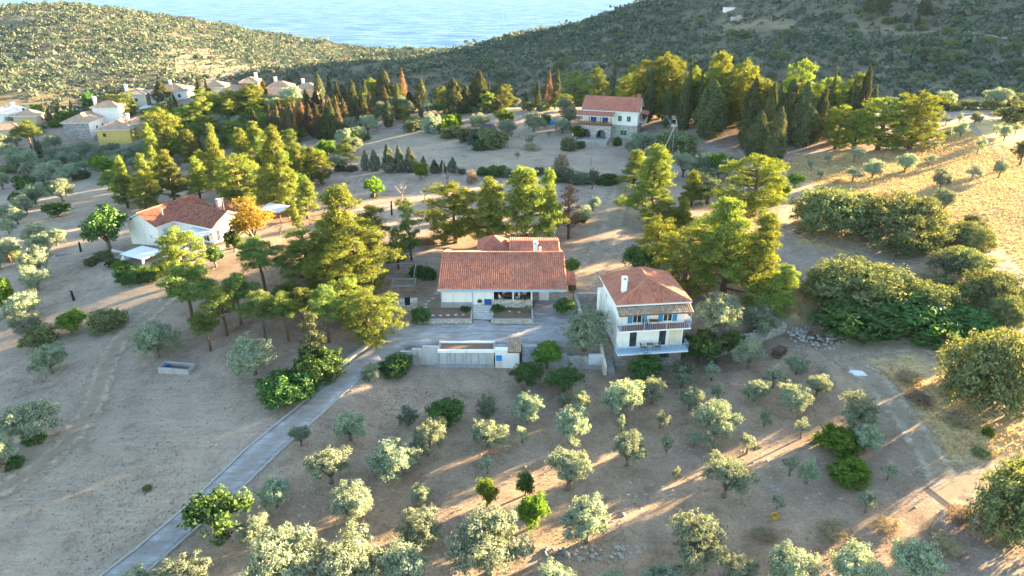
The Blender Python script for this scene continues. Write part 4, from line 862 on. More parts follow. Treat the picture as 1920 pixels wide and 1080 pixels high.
def gable_roof(parent, x0, x1, y0, y1, ze, zr, mat, tw=.25, tl=.42, yr=None, over=.0, th=.14, axis='x', name="roof", fascia=None):
    """gable roof with its ridge along x (or y): a slab with tiles laid on it and a ridge cap"""
    yr = (y0+y1)/2 if yr is None else yr
    sw = (lambda p: p) if axis == 'x' else (lambda p: (p[1], p[0], p[2]))
    A_, B_, C_, D_, E_, F_ = [sw(p) for p in ((x0,y0,ze),(x1,y0,ze),(x1,yr,zr),(x0,yr,zr),(x1,y1,ze),(x0,y1,ze))]
    rf = MB().slab([A_,B_,C_,D_], th).slab([E_,F_,D_,C_], th).build(name, fascia or WHITE_P, parent)
    t = MB(); tile_panel(t, A_, B_, C_, D_, tw, tl, lift=.05); tile_panel(t, E_, F_, D_, C_, tw, tl, lift=.05); t.build("roof_tiles", mat, rf, "stuff")
    c_ = MB(); up = .1; ridge_cap(c_, (C_[0],C_[1],C_[2]+up), (D_[0],D_[1],D_[2]+up)); c_.build("ridge_cap", mat, rf)
    return rf
def hip_roof(parent, x0, x1, y0, y1, ze, zr, mat, tw=.25, tl=.42, ra=None, rb=None, th=.14, fascia=None):
    if ra is None:
        if x1-x0 >= y1-y0: h_ = (y1-y0)/2; ra, rb = (x0+h_, (y0+y1)/2), (x1-h_, (y0+y1)/2)
        else: h_ = (x1-x0)/2; ra, rb = ((x0+x1)/2, y0+h_), ((x0+x1)/2, y1-h_)
    a, b, c_, d = (x0,y0,ze), (x1,y0,ze), (x1,y1,ze), (x0,y1,ze); P, Q = (*ra, zr), (*rb, zr)
    if x1-x0 >= y1-y0 and abs(ra[1]-rb[1]) < 1e-6 or abs(ra[1]-rb[1]) < 1e-6: fs = [(a,b,Q,P), (c_,d,P,Q), (b,c_,Q,Q), (d,a,P,P)]
    else: fs = [(a,b,P,P), (b,c_,Q,P), (c_,d,Q,Q), (d,a,P,Q)]
    rb_ = MB(); t = MB()
    for f in fs:
        pts = [f[0], f[1], f[2]]+([f[3]] if f[3] != f[2] else []); rb_.slab(pts, th); tile_panel(t, *f, tw=tw, tl=tl, lift=.05)
    rf = rb_.build("roof", fascia or WHITE_P, parent); t.build("roof_tiles", mat, rf, "stuff")
    cp = MB()
    up = lambda p: (p[0], p[1], p[2]+.09)
    hips = [(a,P),(d,P),(b,Q),(c_,Q)] if abs(ra[1]-rb[1]) < 1e-6 else [(a,P),(b,P),(c_,Q),(d,Q)]
    for e_, r_ in hips: ridge_cap(cp, up(e_), up(r_), .1)
    if P != Q: ridge_cap(cp, up(P), up(Q), .11)
    cp.build("ridge_cap", mat, rf); return rf
def frame_xy(side, x0, x1, y0, y1):
    """for a wall of a box: maps (s along the wall, out from the wall, z) to local coordinates"""
    if side == 'f': return lambda s, o, z: (x0+s, y0-o, z)
    if side == 'b': return lambda s, o, z: (x1-s, y1+o, z)
    if side == 'r': return lambda s, o, z: (x1+o, y0+s, z)
    return lambda s, o, z: (x0-o, y1-s, z)
def wbox(fr, s0, s1, o0, o1, z0, z1):
    a = [fr(s, o, z) for z in (z0, z1) for s, o in ((s0,o0),(s1,o0),(s1,o1),(s0,o1))]
    return MB().add(a, [(0,3,2,1),(4,5,6,7),(0,1,5,4),(1,2,6,5),(2,3,7,6),(3,0,4,7)])
def window(parent, fr, s, z, w_, h_, frame=WHITE_P, pane=None, name="window", shutters=None, bars=1, sill=True, open_shut=True, slats=0):
    s0, s1 = s-w_/2, s+w_/2; f = .06
    m = MB()
    for q in ((s0, s1, z, z+f), (s0, s1, z+h_-f, z+h_)): m.add(*(lambda b: (b.v, b.f))(wbox(fr, q[0], q[1], -.02, .05, q[2], q[3])))
    for q in ((s0, s0+f), (s1-f, s1)): m.add(*(lambda b: (b.v, b.f))(wbox(fr, q[0], q[1], -.02, .048, z+f, z+h_-f)))
    for i in range(bars): c_ = s0+(s1-s0)*(i+1)/(bars+1); m.add(*(lambda b: (b.v, b.f))(wbox(fr, c_-.025, c_+.025, -.02, .046, z+f, z+h_-f)))
    win = m.build(name, frame, parent)
    wbox(fr, s0+f, s1-f, -.02, .012, z+f, z+h_-f).build("pane", pane or GLASS, win)
    if sill: wbox(fr, s0-.08, s1+.08, -.02, .12, z-.07, z-.005).build("sill", WHITE_P, win)
    if shutters:
        if open_shut:
            for a, b in ((s0-w_/2-.02, s0-.02), (s1+.02, s1+w_/2+.02)):
                sh = wbox(fr, a, b, .0, .05, z, z+h_); 
                for i in range(7): zz = z+.1+(h_-.2)*i/7; sh.add(*(lambda q: (q.v, q.f))(wbox(fr, a+.06, b-.06, .05, .066, zz, zz+.06)))
                sh.build("shutter", shutters, win)
        else:
            for a, b in ((s0, s-.015), (s+.015, s1)):
                sh = wbox(fr, a, b, .05, .09, z, z+h_)
                for i in range(8): zz = z+.08+(h_-.16)*i/8; sh.add(*(lambda q: (q.v, q.f))(wbox(fr, a+.05, b-.05, .09, .104, zz, zz+.06)))
                sh.build("shutter", shutters, win)
    return win
def chimney(parent, x, y, z0, z1, w_=.6, mat=None, cap=True):
    c_ = MB().box(x-w_/2, x+w_/2, y-w_/2, y+w_/2, z0, z1).build("chimney", mat or W_WHITE, parent)
    if cap:
        m = MB().box(x-w_*.62, x+w_*.62, y-w_*.62, y+w_*.62, z1+.001, z1+.08)
        for sx in (-1, 1): m.box(x+sx*w_*.4-.06, x+sx*w_*.4+.06, y-w_*.4, y+w_*.4, z1+.08, z1+.28)
        m.box(x-w_*.58, x+w_*.58, y-w_*.58, y+w_*.58, z1+.28, z1+.35); m.build("chimney_cap", mat or W_WHITE, c_)
        MB().box(x-w_*.2, x+w_*.2, y-w_*.3, y+w_*.3, z1+.081, z1+.2).build("flue", BLACK, c_)
    return c_
def aerial(parent, x, y, z0, h_):
    m = MB().tube([(x,y,z0),(x,y,z0+h_)], .03, 5)
    for i, l in enumerate((.5, .4, .32, .26)): m.tube([(x-l, y, z0+h_-.12*i-.05), (x+l, y, z0+h_-.12*i-.05)], .014, 4)
    m.tube([(x, y-.35, z0+h_-.25), (x, y+.35, z0+h_-.25)], .016, 4); m.build("aerial", METAL, parent)

# --- the long bungalow
B = empty("bungalow", (0, 0, 0), 0, "long white bungalow with red tiled roof and open veranda", "house")
FZ, EZ, RZ = .9, 3.22, 5.40; YF, YE, YR = 78.8, 78.25, 85.3
bx0, bx1 = -9.1, 6.65
wl = MB().box(bx0, -2.55, YF, 91, -.3, EZ-.16)                                    # closed rooms on the west
wl.box(-2.549, bx1-.2, 82.0, 91, -.3, EZ-.16); wl.build("wall", W_WHITE, B)
for x_, y_ in ((bx0+.02, YF), (bx1-.25, 82)): MB().add([(x_,y_,EZ-.17),(x_,91,EZ-.17),(x_,YR,RZ-.16),(x_+.2,y_,EZ-.17),(x_+.2,91,EZ-.17),(x_+.2,YR,RZ-.16)],[(0,1,2),(5,4,3),(0,3,4,1),(1,4,5,2),(2,5,3,0)]).build("gable_wall", W_WHITE, B)
MB().box(-2.5, 2.62, YF+.02, 81.98, .0, FZ).build("veranda_floor", TERRA, B)
MB().box(-2.47, 2.6, 81.85, 81.99, FZ+.002, EZ-.2).build("veranda_wall", REDWALL, B)
MB().box(2.45, 2.62, 79.0, 81.84, FZ+.003, EZ-.2).build("veranda_end_wall", W_WHITE, B)
lw_ = MB().box(-2.52, 2.64, YF-.04, YF+.22, .0, FZ+.62).build("parapet", STONEB, B)
MB().box(-2.56, 2.68, YF-.08, YF+.26, FZ+.622, FZ+.68).build("coping", STONEB, lw_)
for x in (-2.42, .15, 2.5): MB().box(x-.09, x+.09, YF-.0, YF+.18, FZ+.683, EZ-.17).build("post", WHITE_P, B)
for x in (bx1-.22, ): MB().box(x-.12, x+.12, YF-.0, YF+.24, -.2, EZ-.17).build("post", CONC2, B)
MB().box(2.7, bx1-.25, 81.85, 81.99, .02, 1.6).build("carport_wall", STONE, B)
MB().box(3.6, 4.9, 81.7, 81.84, .1, 2.3).build("carport_door", WHITE_P, B)
for x in (bx0+.05, -5.05): MB().tube([(x, YF-.07, .5), (x, YF-.07, EZ-.1)], .06, 6).build("drainpipe", PALEBLUE, B)
MB().box(bx0-.03, -5.15, YF-.05, YF-.004, .3, 1.25).build("plinth", CONC2, B)
MB().box(bx0-.30, bx1+.32, YE-.05, YE+.03, EZ-.24, EZ-.02).build("fascia", PALEBLUE, B)
gable_roof(B, bx0-.35, bx1+.35, YE, 92.2, EZ, RZ, T_RED, .27, .40, YR)
# low rear roofs
MB().box(-4.6, -.8, 89.6, 93.2, 2, 4.15).build("rear_wall", W_WHITE, B)
hip_roof(B, -4.9, -.5, 89.3, 93.4, 4.15, 5.55, T_RED, .27, .4)
MB().box(-.3, 6.4, 88.4, 92.4, 2, 4.6).build("rear_wall", W_WHITE, B)
gable_roof(B, -.4, 6.6, 86.6, 92.8, 4.72, 5.55, T_RED, .27, .4, 89.2)
chimney(B, 3.15, 85.6, 5.0, 6.65, .55); MB().box(3.65, 3.95, 85.5, 85.8, 5.1, 6.1).build("flue_pipe", W_WHITE, B)
aerial(B, 5.9, 89, 5.3, 2.0)
MB().add([(-8.6,85.4,RZ+.16),(-3.4,85.4,RZ+.16),(-3.4,85.75,RZ+.1),(-8.6,85.75,RZ+.1)],[(0,1,2,3)]).build("ridge_patch", CONC2, B)
st = None
for i in range(6):      # entrance steps, each a course of stone blocks
    z1 = .15*(i+1); y0 = 76.3+.40*i
    stp = MB().box(-4.95, -2.6, y0, 78.79, z1-.15, z1).build("step", STONEB, B)
    for k in range(7): x0 = -4.93+k*.333; MB().box(x0+.012, x0+.318, y0-.015, y0+.34, z1-.11, z1+.018).build("step_block", simple("pale_step_stone", (.52,.52,.50), .9, .3, 5), stp)
MB().box(-3.55, -2.62, YF-.10, YF-.02, FZ+.05, FZ+.80).build("blue_panel", BLUED, B)
m = MB().box(6.7, 8.3, 82.3, 84.6, 2.0, 2.08); pr = m.build("side_porch", WOOD, B)
t = MB(); tile_panel(t, (6.65,82.1,2.05),(8.5,82.1,2.05),(8.5,84.8,2.75),(6.65,84.8,2.75), .27, .4, lift=.09); t.build("roof_tiles", T_RED, pr, "stuff")
MB().slab([(6.65,82.1,2.12),(8.5,82.1,2.12),(8.5,84.8,2.82),(6.65,84.8,2.82)], .08).build("porch_roof", WOOD, B)
for x, y in ((8.2,82.4),(8.2,84.4)): MB().box(x-.07,x+.07,y-.07,y+.07,-.1,2.0).build("porch_post", WOOD, B)

def garden_bed(name, x0, x1, y0, y1, h_, label, stones):
    e = empty(name, ((x0+x1)/2, y0, 0), 0, label, "garden bed"); ox, oy = (x0+x1)/2, y0
    MB().box(x0-ox, x1-ox, 0, .35, -.4, h_).build("retaining_wall", STONEB, e); MB().box(x0-ox-.03, x1-ox+.03, -.03, .38, h_+.002, h_+.07).build("coping", kerb_mat, e)
    for x in (x0, x1-.22): MB().box(x-ox, x+.22-ox, .352, y1-y0, -.4, h_+.05).build("side_wall", STONEB, e)
    MB().box(x0-ox+.222, x1-ox-.222, .353, y1-y0, -.3, h_-.06).build("soil", SOIL, e)
    for (sx, sy) in stones:
        a = rnd.uniform(-.4, .4); r = rnd.uniform(.16, .24); pts = [(sx-ox+r*math.cos(a+q*1.05)*rnd.uniform(.85,1.2), sy-oy+.8*r*math.sin(a+q*1.05)) for q in range(6)]
        MB().prism(pts, h_-.09, h_+.0).build("stepping_stone", simple("pale_step_stone", (.52,.52,.50), .9, .3, 5), e)
garden_bed("garden_bed", -12.2, -5.0, 75.1, 78.7, .55, "raised earth bed with stepping stones left of the bungalow steps", [(-10.9+.95*i, 76.6-.12*math.sin(i)) for i in range(6)]+[(-11.3,77.2),(-11.5,77.9)])
garden_bed("garden_bed", -2.58, 2.66, 75.1, 78.7, .55, "raised earth bed below the veranda of the bungalow", [(-.3,77.6),(.9,77.4)])
for i, (x, y) in enumerate([(-11.2,79.4),(-11.3,80.3),(-11.0,81.2),(-10.6,82.0),(-10.3,83.6),(-10.2,84.6)]):
    pts = [(.22*math.cos(q*1.05)*rnd.uniform(.85,1.2), .18*math.sin(q*1.05)) for q in range(6)]
    o = MB().prism(pts, -.05, .06).build("stepping_stone", MATS["pale_step_stone"]); o.location = (x, y, hm(x, y)); props(o, f"flat pale stepping stone beside the bungalow's end wall, {ORD[i]} from the front", "paving stone", "stepping stones by the bungalow")
# white rounded chairs round a table on the veranda, and flower pots on its wall
def tub_chair(x, y, z, rz, label, mat=WHITE_P, grp="chairs on the veranda"):
    e = empty("chair", (x, y, z), rz, label, "chair", grp)
    MB().lathe([(.05,.36),(.30,.37),(.33,.44),(.05,.45)], n=10).build("seat", mat, e, smooth=True)
    m = MB(); ang = [math.radians(a) for a in range(20, 161, 20)]; V_, F_ = [], []
    for a in ang:
        for r, z_ in ((.32,.42),(.38,.92+.08*math.sin(a)),(.34,.93+.08*math.sin(a)),(.28,.44)): V_.append((r*math.cos(a), r*math.sin(a), z_))
    for i in range(len(ang)-1):
        for j in range(4): F_.append((i*4+j, i*4+(j+1)%4, (i+1)*4+(j+1)%4, (i+1)*4+j))
    m.add(V_, F_).build("backrest", mat, e)
    for sx in (-1, 1):
        for sy in (-1, 1): MB().tube([(sx*.22, sy*.22, .37), (sx*.27, sy*.27, 0)], .022, 5).build("leg", mat, e)
    return e
def table(x, y, z, w_, d_, h_, label, mat=WOOD, grp=None):
    e = empty("table", (x, y, z), 0, label, "table", grp); MB().box(-w_/2, w_/2, -d_/2, d_/2, h_-.05, h_).build("tabletop", mat, e)
    for sx in (-1, 1):
        for sy in (-1, 1): MB().box(sx*(w_/2-.08)-.03, sx*(w_/2-.08)+.03, sy*(d_/2-.08)-.03, sy*(d_/2-.08)+.03, 0, h_-.051).build("leg", mat, e)
    return e
table(-.35, 80.3, FZ, 1.3, .9, .75, "brown wooden table under the veranda roof of the bungalow")
for x, y, rz, l in ((-1.45,79.9,1.9,"white tub chair at the left end of the veranda table"), (-.95,81.0,.5,"white tub chair behind the veranda table, left one"), (.2,81.1,-.2,"white tub chair behind the veranda table, right one"),
                    (.75,80.1,-1.3,"white tub chair at the right end of the veranda table"), (1.55,81.2,-.5,"white tub chair by the veranda's back wall")): tub_chair(x, y, FZ, rz, l)
def pot(x, y, z, r, h_, label, leafk="green_bush", mat=None):
    e = empty("potted_plant", (x, y, z), 0, label, "potted plant", None); MB().lathe([(r*.7,0),(r,h_*.9),(r*1.08,h_*.92),(r*1.08,h_),(r*.9,h_),(r*.85,h_*.85)], n=12).build("pot", mat or W_CREAM, e)
    c_ = link_mesh("plant", LIB[leafk][0][0], e); c_.scale = (r*2.6, r*2.6, r*2.2); c_.location = (0, 0, h_*.8)
pot(-4.15, 78.55, FZ, .22, .5, "cream pot with a small plant on the top step"); pot(1.4, 78.92, FZ+.68, .14, .2, "small flower pot on the veranda wall, left one", "lime_bush", TERRA); pot(2.0, 78.92, FZ+.68, .14, .2, "small flower pot on the veranda wall, right one", "green_bush", TERRA)

# --- the tall three storey house
HB = empty("tall_house", (12.1, 69.1, -2.4), math.radians(6.6), "tall white house with two blue balconies and red hipped roof", "house")
w_, d_ = 7.9, 7.4; z0 = 2.4
MB().box(-.06, w_+.06, -.06, d_, -.8, z0-.10).build("basement_wall", STONE, HB)
MB().box(0, w_, 0, d_, z0-.098, z0+5.78).build("wall", W_WHITE, HB)
hip_roof(HB, -.45, w_+.45, -.45, d_+.5, z0+5.80, z0+7.55, T_RED, .26, .40, (w_*.5, d_*.36), (w_*.5, d_*.78), .14)
chimney(HB, 1.0, 1.9, z0+5.7, z0+7.9, .55)
aw = MB().slab([(-.35,-1.6,z0+5.02),(w_+.35,-1.6,z0+5.02),(w_+.35,-.02,z0+5.56),(-.35,-.02,z0+5.56)], .07).build("awning", WOOD, HB)
t = MB(); tile_panel(t, (-.35,-1.6,z0+5.02),(w_+.35,-1.6,z0+5.02),(w_+.35,-.02,z0+5.56),(-.35,-.02,z0+5.56), .25, .4, lift=.05); t.build("awning_tiles", T_TAN, aw, "stuff")
ff = frame_xy('f', 0, w_, 0, d_)
for k, zb in enumerate((z0, z0+3.0)):
    bal = MB().box(-.15, w_+.30, -1.45, -.07, zb-.16, zb+.0).build("balcony", WHITE_P, HB, label="lower balcony with blue grey railing" if k == 0 else "upper balcony with red tiled floor under the tiled awning")
    MB().box(-.10, w_+.25, -1.40, -.071, zb+.001, zb+.02).build("floor_tiles", TERRA if k else PALEBLUE, bal)
    rl = MB()
    if k == 0: rl.box(-.12, w_+.27, -1.43, -1.40, zb+.02, zb+.22)
    if True:
        rl.tube([(-.1,-1.4,zb+.95),(w_+.25,-1.4,zb+.95)], .025, 5)
        for i in range(34): x = -.1+i*(w_+.35)/33; rl.box(x-.012, x+.012, -1.41, -1.385, zb+.02, zb+.95)
        for y in np.linspace(-1.3, -.15, 6): rl.box(-.112, -.088, y, y+.02, zb+.02, zb+.95); rl.box(w_+.238, w_+.262, y, y+.02, zb+.02, zb+.95)
        rl.tube([(-.1,-1.4,zb+.95),(-.1,-.08,zb+.95)], .022, 5); rl.tube([(w_+.25,-1.4,zb+.95),(w_+.25,-.08,zb+.95)], .022, 5)
    rl.build("railing", PALEBLUE, bal)
for x in (.0, 2.7, 5.3, w_+.1): MB().tube([(x,-1.38,z0+3.02),(x,-1.5,z0+4.97)], .035, 6).build("awning_post", PALEBLUE, HB)
window(HB, ff, 2.25, z0+3.25, 1.1, 1.35, WHITE_P, None, "window", BLUE); window(HB, ff, 5.85, z0+3.25, 1.1, 1.35, WHITE_P, None, "window", BLUE)
window(HB, ff, 1.95, z0+.06, .95, 2.05, WHITE_P, None, "glass_door", None, 0, False); window(HB, ff, 5.45, z0+.06, .95, 2.05, WHITE_P, None, "glass_door", None, 0, False)
window(HB, ff, 6.95, z0+.06, 1.5, 2.05, WHITE_P, None, "shuttered_door", W_CREAM, 0, False, False)
MB().box(.05, w_-.05, -.03, -.001, z0+2.42, z0+2.52).build("moulding", WHITE_P, HB)
fb_ = frame_xy('f', -.06, w_+.06, -.06, d_)
window(HB, fb_, 5.9, .75, 1.3, .7, METAL, None, "grille_window", None, 5, False); wbox(fb_, 3.5, 4.3, .0, .05, -.3, 1.75).build("blue_door", BLUED, HB)
fl_ = frame_xy('l', 0, w_, 0, d_); window(HB, fl_, d_-1.6, z0+.8, .7, 1.1, WHITE_P, None, "window", None, 1, True); window(HB, fl_, d_-5.5, z0+3.9, .6, .6, WHITE_P, None, "window", None, 0, True)
wbox(fl_, d_-.95, d_-.1, .0, .06, .05, 1.95).build("side_door", PALEBLUE, HB)
fr_ = frame_xy('r', 0, w_, 0, d_); window(HB, fr_, 2.2, z0+3.6, 1.0, 1.2, WHITE_P, None, "window", BLUE); window(HB, fr_, 5.4, z0+3.6, 1.0, 1.2, WHITE_P, None, "window", BLUE); window(HB, fr_, 3.6, z0+.7, 1.0, 1.2, WHITE_P, None, "window", BLUE)
MB().box(-.75, -.002, d_-1.4, d_-.3, z0-1.2, z0+4.6).build("side_pillar", W_WHITE, HB)
cyl = MB().box(w_+.001, w_+1.2, 1.0, 5.5, z0+2.7, z0+2.9).build("side_landing", W_CREAM, HB)
def local(e, x, y, z):
    a = e.rotation_euler.z; return (e.location.x+x*math.cos(a)-y*math.sin(a), e.location.y+x*math.sin(a)+y*math.cos(a), e.location.z+z)
def armchair(x, y, z, rz, label, mat, grp=None):
    e = empty("chair", (x, y, z), rz, label, "chair", grp); MB().box(-.26,.26,-.26,.26,.38,.45).build("seat", mat, e)
    MB().add([(-.26,.22,.452),(.26,.22,.452),(.26,.27,.452),(-.26,.27,.452),(-.25,.33,.98),(.25,.33,.98),(.25,.38,.98),(-.25,.38,.98)],[(0,3,2,1),(4,5,6,7),(0,1,5,4),(1,2,6,5),(2,3,7,6),(3,0,4,7)]).build("backrest", mat, e)
    for s in (-1, 1):
        MB().box(s*.27-.025, s*.27+.025, -.24, .26, .62, .66).build("armrest", mat, e)
        for y_ in (-.22, .22): MB().box(s*.27-.022, s*.27+.022, y_-.022, y_+.022, 0, .619).build("leg", mat, e)
p = local(HB, 3.85, -.75, z0+.02); table(*p, .8, .7, .72, "small brown table on the lower balcony between two dark chairs")
for dx, rz, l in ((-.85, 1.75, "dark armchair left of the lower balcony table"), (.85, -1.5, "dark armchair right of the lower balcony table")): q = local(HB, 3.85+dx, -.75, z0+.02); armchair(*q, rz, l, PLASTIC, "armchairs on the lower balcony")
p = local(HB, 4.05, -.6, z0+3.02); table(*p, 1.0, .6, .74, "small wooden table on the upper balcony between the blue shutters"); q = local(HB, 3.1, -.55, z0+3.02); armchair(*q, 1.6, "dark chair beside the upper balcony table", PLASTIC)

# --- the stone and plaster house in the upper field
HC = empty("stone_house", (32.3, 177.2, h1(32.3, 177.2)-.1), math.radians(-17), "two storey stone and white house with arches and salmon tiled roof", "house")
MB().box(-14.4, 0, 0, 9, -1, 3.5).build("stone_wall", STONEB, HC); MB().box(-14.3, -.06, .05, 8.95, 3.502, 6.95).build("wall", W_WHITE, HC)
gable_roof(HC, -14.8, .35, -.5, 9.5, 6.95, 9.7, T_SALM, .34, .5, 4.5)
for s_ in (-14.29, -.07): MB().add([(s_,.05,6.8),(s_,8.95,6.8),(s_,4.5,9.5)],[(0,1,2)]).build("gable_wall", W_WHITE, HC)
# arcade below, veranda with tiled roof above
pm = MB(); x0, x1, yq, zt = -15.0, -6.4, -2.4, 3.5; arches = [(-12.9, 1.25), (-8.9, 1.25)]
segs = []; xs = [x0]
def arch_z(x):
    for c_, r in arches:
        if abs(x-c_) < r: return 1.15+math.sqrt(r*r-(x-c_)**2)
    return -1.0
cuts = sorted(set([x0, x1]+[c_+r*math.cos(math.pi*k/12) for c_, r in arches for k in range(13)]))
for a, b in zip(cuts[:-1], cuts[1:]):
    mid = (a+b)/2; za = zb = -1.0
    if arch_z(mid) > 0: za, zb = max(arch_z(a), 1.15), max(arch_z(b), 1.15)
    pm.add([(a,yq,za),(b,yq,zb),(b,yq,zt),(a,yq,zt),(a,yq+.45,za),(b,yq+.45,zb),(b,yq+.45,zt),(a,yq+.45,zt)], [(0,1,2,3),(7,6,5,4),(0,4,5,1),(3,2,6,7)])
pm.box(x0, x0+.45, yq+.451, -.001, -1, zt); pm.box(x1-.45, x1, yq+.451, -.001, -1, zt); pm.build("arcade", STONEB, HC)
for c_, r in arches: MB().box(c_-1.2, c_-.45, -.14, -.01, 0, 2.1).build("blue_door", BLUED, HC)
MB().box(x0-.1, x1+.1, yq-.12, -.001, zt+.002, zt+.16).build("veranda_floor", TERRA, HC)
rl = MB()
for i in range(30): x = x0+.1+i*(x1-x0-.2)/29; rl.box(x-.10, x+.10, yq-.05, yq, zt+.25, zt+1.0)
rl.box(x0, x1, yq-.08, yq+.04, zt+1.0, zt+1.08); rl.build("wooden_railing", WOOD, HC)
for x in (x0+.1, -12.1, -9.2, x1-.1): MB().box(x-.08, x+.08, yq-.02, yq+.14, zt+.162, 5.95).build("veranda_post", WOOD, HC)
pr = MB().slab([(x0-.5,yq-.6,5.95),(x1+.5,yq-.6,5.95),(x1+.5,-.02,6.72),(x0-.5,-.02,6.72)], .12).build("porch_roof", WHITE_P, HC)
t = MB(); tile_panel(t, (x0-.5,yq-.6,5.95),(x1+.5,yq-.6,5.95),(x1+.5,-.02,6.72),(x0-.5,-.02,6.72), .34, .5, lift=.05); t.build("roof_tiles", T_SALM, pr, "stuff")
fc = frame_xy('f', -14.3, -.06, .05, 9)
for s in (4.0, 8.0-.9): window(HC, fc, s-1.2, 3.7, 1.5, 2.0, WHITE_P, BLUED, "glass_door", BLUED, 1, False, False)
for s in (9.7, 12.0): window(HC, fc, s, 4.5, .95, 1.35, WHITE_P, None, "window", GREENP, 1, True, False)
fcs = frame_xy('f', -14.4, 0, 0, 9); window(HC, fcs, 11.0, .9, 1.6, 1.3, WHITE_P, None, "window", GREENP, 1, True, False)
frr = frame_xy('r', -14.3, -.06, .05, 8.95); window(HC, frr, 4.5, 4.4, 1.0, 1.3, WHITE_P, None, "window", GREENP, 1, True, False)
bb = MB().box(.002, 1.6, 4.2, 8.2, 3.5, 3.66).build("side_balcony", WHITE_P, HC); MB().box(1.5, 1.6, 4.2, 8.2, 3.661, 4.6).build("balcony_wall", W_WHITE, bb)
sb = MB().slab([(.3,3.9,6.1),(2.1,3.9,5.7),(2.1,8.6,5.7),(.3,8.6,6.1)], .1).build("side_roof", WOOD, HC)
t = MB(); tile_panel(t, (2.1,3.9,5.7),(2.1,8.6,5.7),(.3,8.6,6.1),(.3,3.9,6.1), .34, .5, lift=.05); t.build("roof_tiles", T_SALM, sb, "stuff")
for y in (4.3, 8.1): MB().box(1.45,1.55,y-.05,y+.05,4.601,5.65).build("balcony_post", WOOD, HC)
chimney(HC, -.9, 6.2, 8.2, 10.2, .7, T_SALM)
tp = empty("stone_terrace", local(HC, -10.6, -2.6, .1), math.radians(-17), "paved terrace with low rubble wall in front of the arches", "terrace")
MB().box(-4.2, 3.6, -4.6, -.05, -1.0, .25).build("paving", CONC2, tp)
for q in ((-4.7,-4.201,-5.0,-.05),(3.601,4.1,-5.0,-.05),(-4.2,3.6,-5.0,-4.601)): MB().box(*q, -1.0, .62).build("low_wall", STONEB, tp)

# --- the white L-shaped house on the left
hx, hy = -48.3, 103.0
HD = empty("white_house", (hx, hy, h1(hx, hy)), math.radians(-26), "white L shaped house with weathered red tiled roof and pergola", "house")
MB().box(-8.4, 0, .3, 7.0, -1.5, 2.75).build("wall", W_WHITE, HD)
MB().box(-15.5, -8.41, -3.2, 7.4, -2.2, 2.75).build("wing_wall", W_WHITE, HD)
MB().add([(-.02,.3,2.7),(-.02,7,2.7),(-.02,3.6,4.3)],[(0,1,2)]).build("gable_wall", W_WHITE, HD)
MB().add([(-15.5,-3.19,2.7),(-8.42,-3.19,2.7),(-12,-3.19,4.25)],[(0,1,2)]).build("gable_wall", W_WHITE, HD)
gable_roof(HD, -12.0, .5, -.2, 7.6, 2.75, 4.55, T_OLD, .28, .42, 3.6, axis='x')
gable_roof(HD, -3.7, 7.9, -15.9, -8.0, 2.75, 4.5, T_OLD, .28, .42, -12.0, axis='y')
MB().box(-6.5, -1.0, 6.8, 10.0, -1, 2.7).build("rear_wall", W_WHITE, HD); gable_roof(HD, -7.0, -.6, 6.2, 10.4, 2.75, 4.2, T_OLD, .28, .42)
chimney(HD, -3.2, 5.2, 3.4, 5.4, .6, CONC2); MB().tube([(-9.6,-.8,3.2),(-9.6,-.8,5.0)], .12, 8).build("stove_pipe", METAL, HD); aerial(HD, -.6, 3.9, 4.2, 2.6)
fw = frame_xy('f', -15.5, -8.41, -3.2, 7.4); window(HD, fw, 2.4, .4, 1.4, 1.5, WHITE_P, W_WHITE, "window", WHITE_P, 1, True, False); wbox(fw, 4.6, 5.4, .0, .35, .5, 1.1).build("air_conditioner", WHITE_P, HD)
wbox(fw, 3.2, 5.8, .0, .04, -1.9, -1.3).build("opening_shade_panel", DARK, HD)  # dark panel on the wall, painted as the shade inside an opening
fs = frame_xy('f', -8.4, 0, .3, 7); window(HD, fs, 2.2, .0, 1.0, 2.1, WHITE_P, None, "door", WHITE_P, 0, False, False); window(HD, fs, 6.8, .2, 1.3, 1.6, WHITE_P, None, "window", None, 1)
fside = frame_xy('r', -15.5, -8.41, -3.2, 7.4); wbox(fside, 1.0, 1.9, .0, .05, .0, 2.0).build("side_door", PALEBLUE, HD)
fr2 = frame_xy('r', -8.4, 0, .3, 7.0); window(HD, fr2, 1.0, .2, .9, 1.9, WHITE_P, None, "door", None, 0, False)
tr = MB().box(-8.40, -4.4, -3.4, .29, -1.8, -.05).build("terrace", W_WHITE, HD); MB().box(-8.2, -4.6, -3.2, .2, -.049, -.02).build("terrace_floor", TERRA, tr)
MB().box(-8.38, -4.4, -3.55, -3.41, -1.8, .55).build("parapet", W_WHITE, HD)
for i in range(4): MB().box(-4.2+i*1.3, -3.1+i*1.3, -2.6, .25, 2.2, 2.26).build("awning_panel", simple("white_sheet", (.7,.71,.72), .4, .08, 2), HD)
aw = MB()
for x in (-4.3, -1.6, 1.0): aw.box(x-.05, x+.05, -2.65, .28, 2.1, 2.195)
for x in (-4.3, 1.0): aw.box(x-.06, x+.06, -2.6, -2.48, -1, 2.1)
aw.build("awning_frame", METAL, HD)
MB().box(-16.3, -4.0, -6.6, -3.56, -2.6, -1.75).build("lower_terrace", CONC2, HD); MB().box(-16.3, -4.0, -6.9, -6.601, -2.8, -1.2).build("terrace_wall", W_WHITE, HD)
pg = empty("pergola", local(HD, -6.6, -7.9, -2.2), math.radians(-26), "white flat roofed pergola in front of the white house", "pergola")
for sx in (-2.1, 2.1):
    for sy in (-1.6, 1.6): MB().box(sx-.14, sx+.14, sy-.14, sy+.14, -.6, 2.3).build("pillar", W_WHITE, pg)
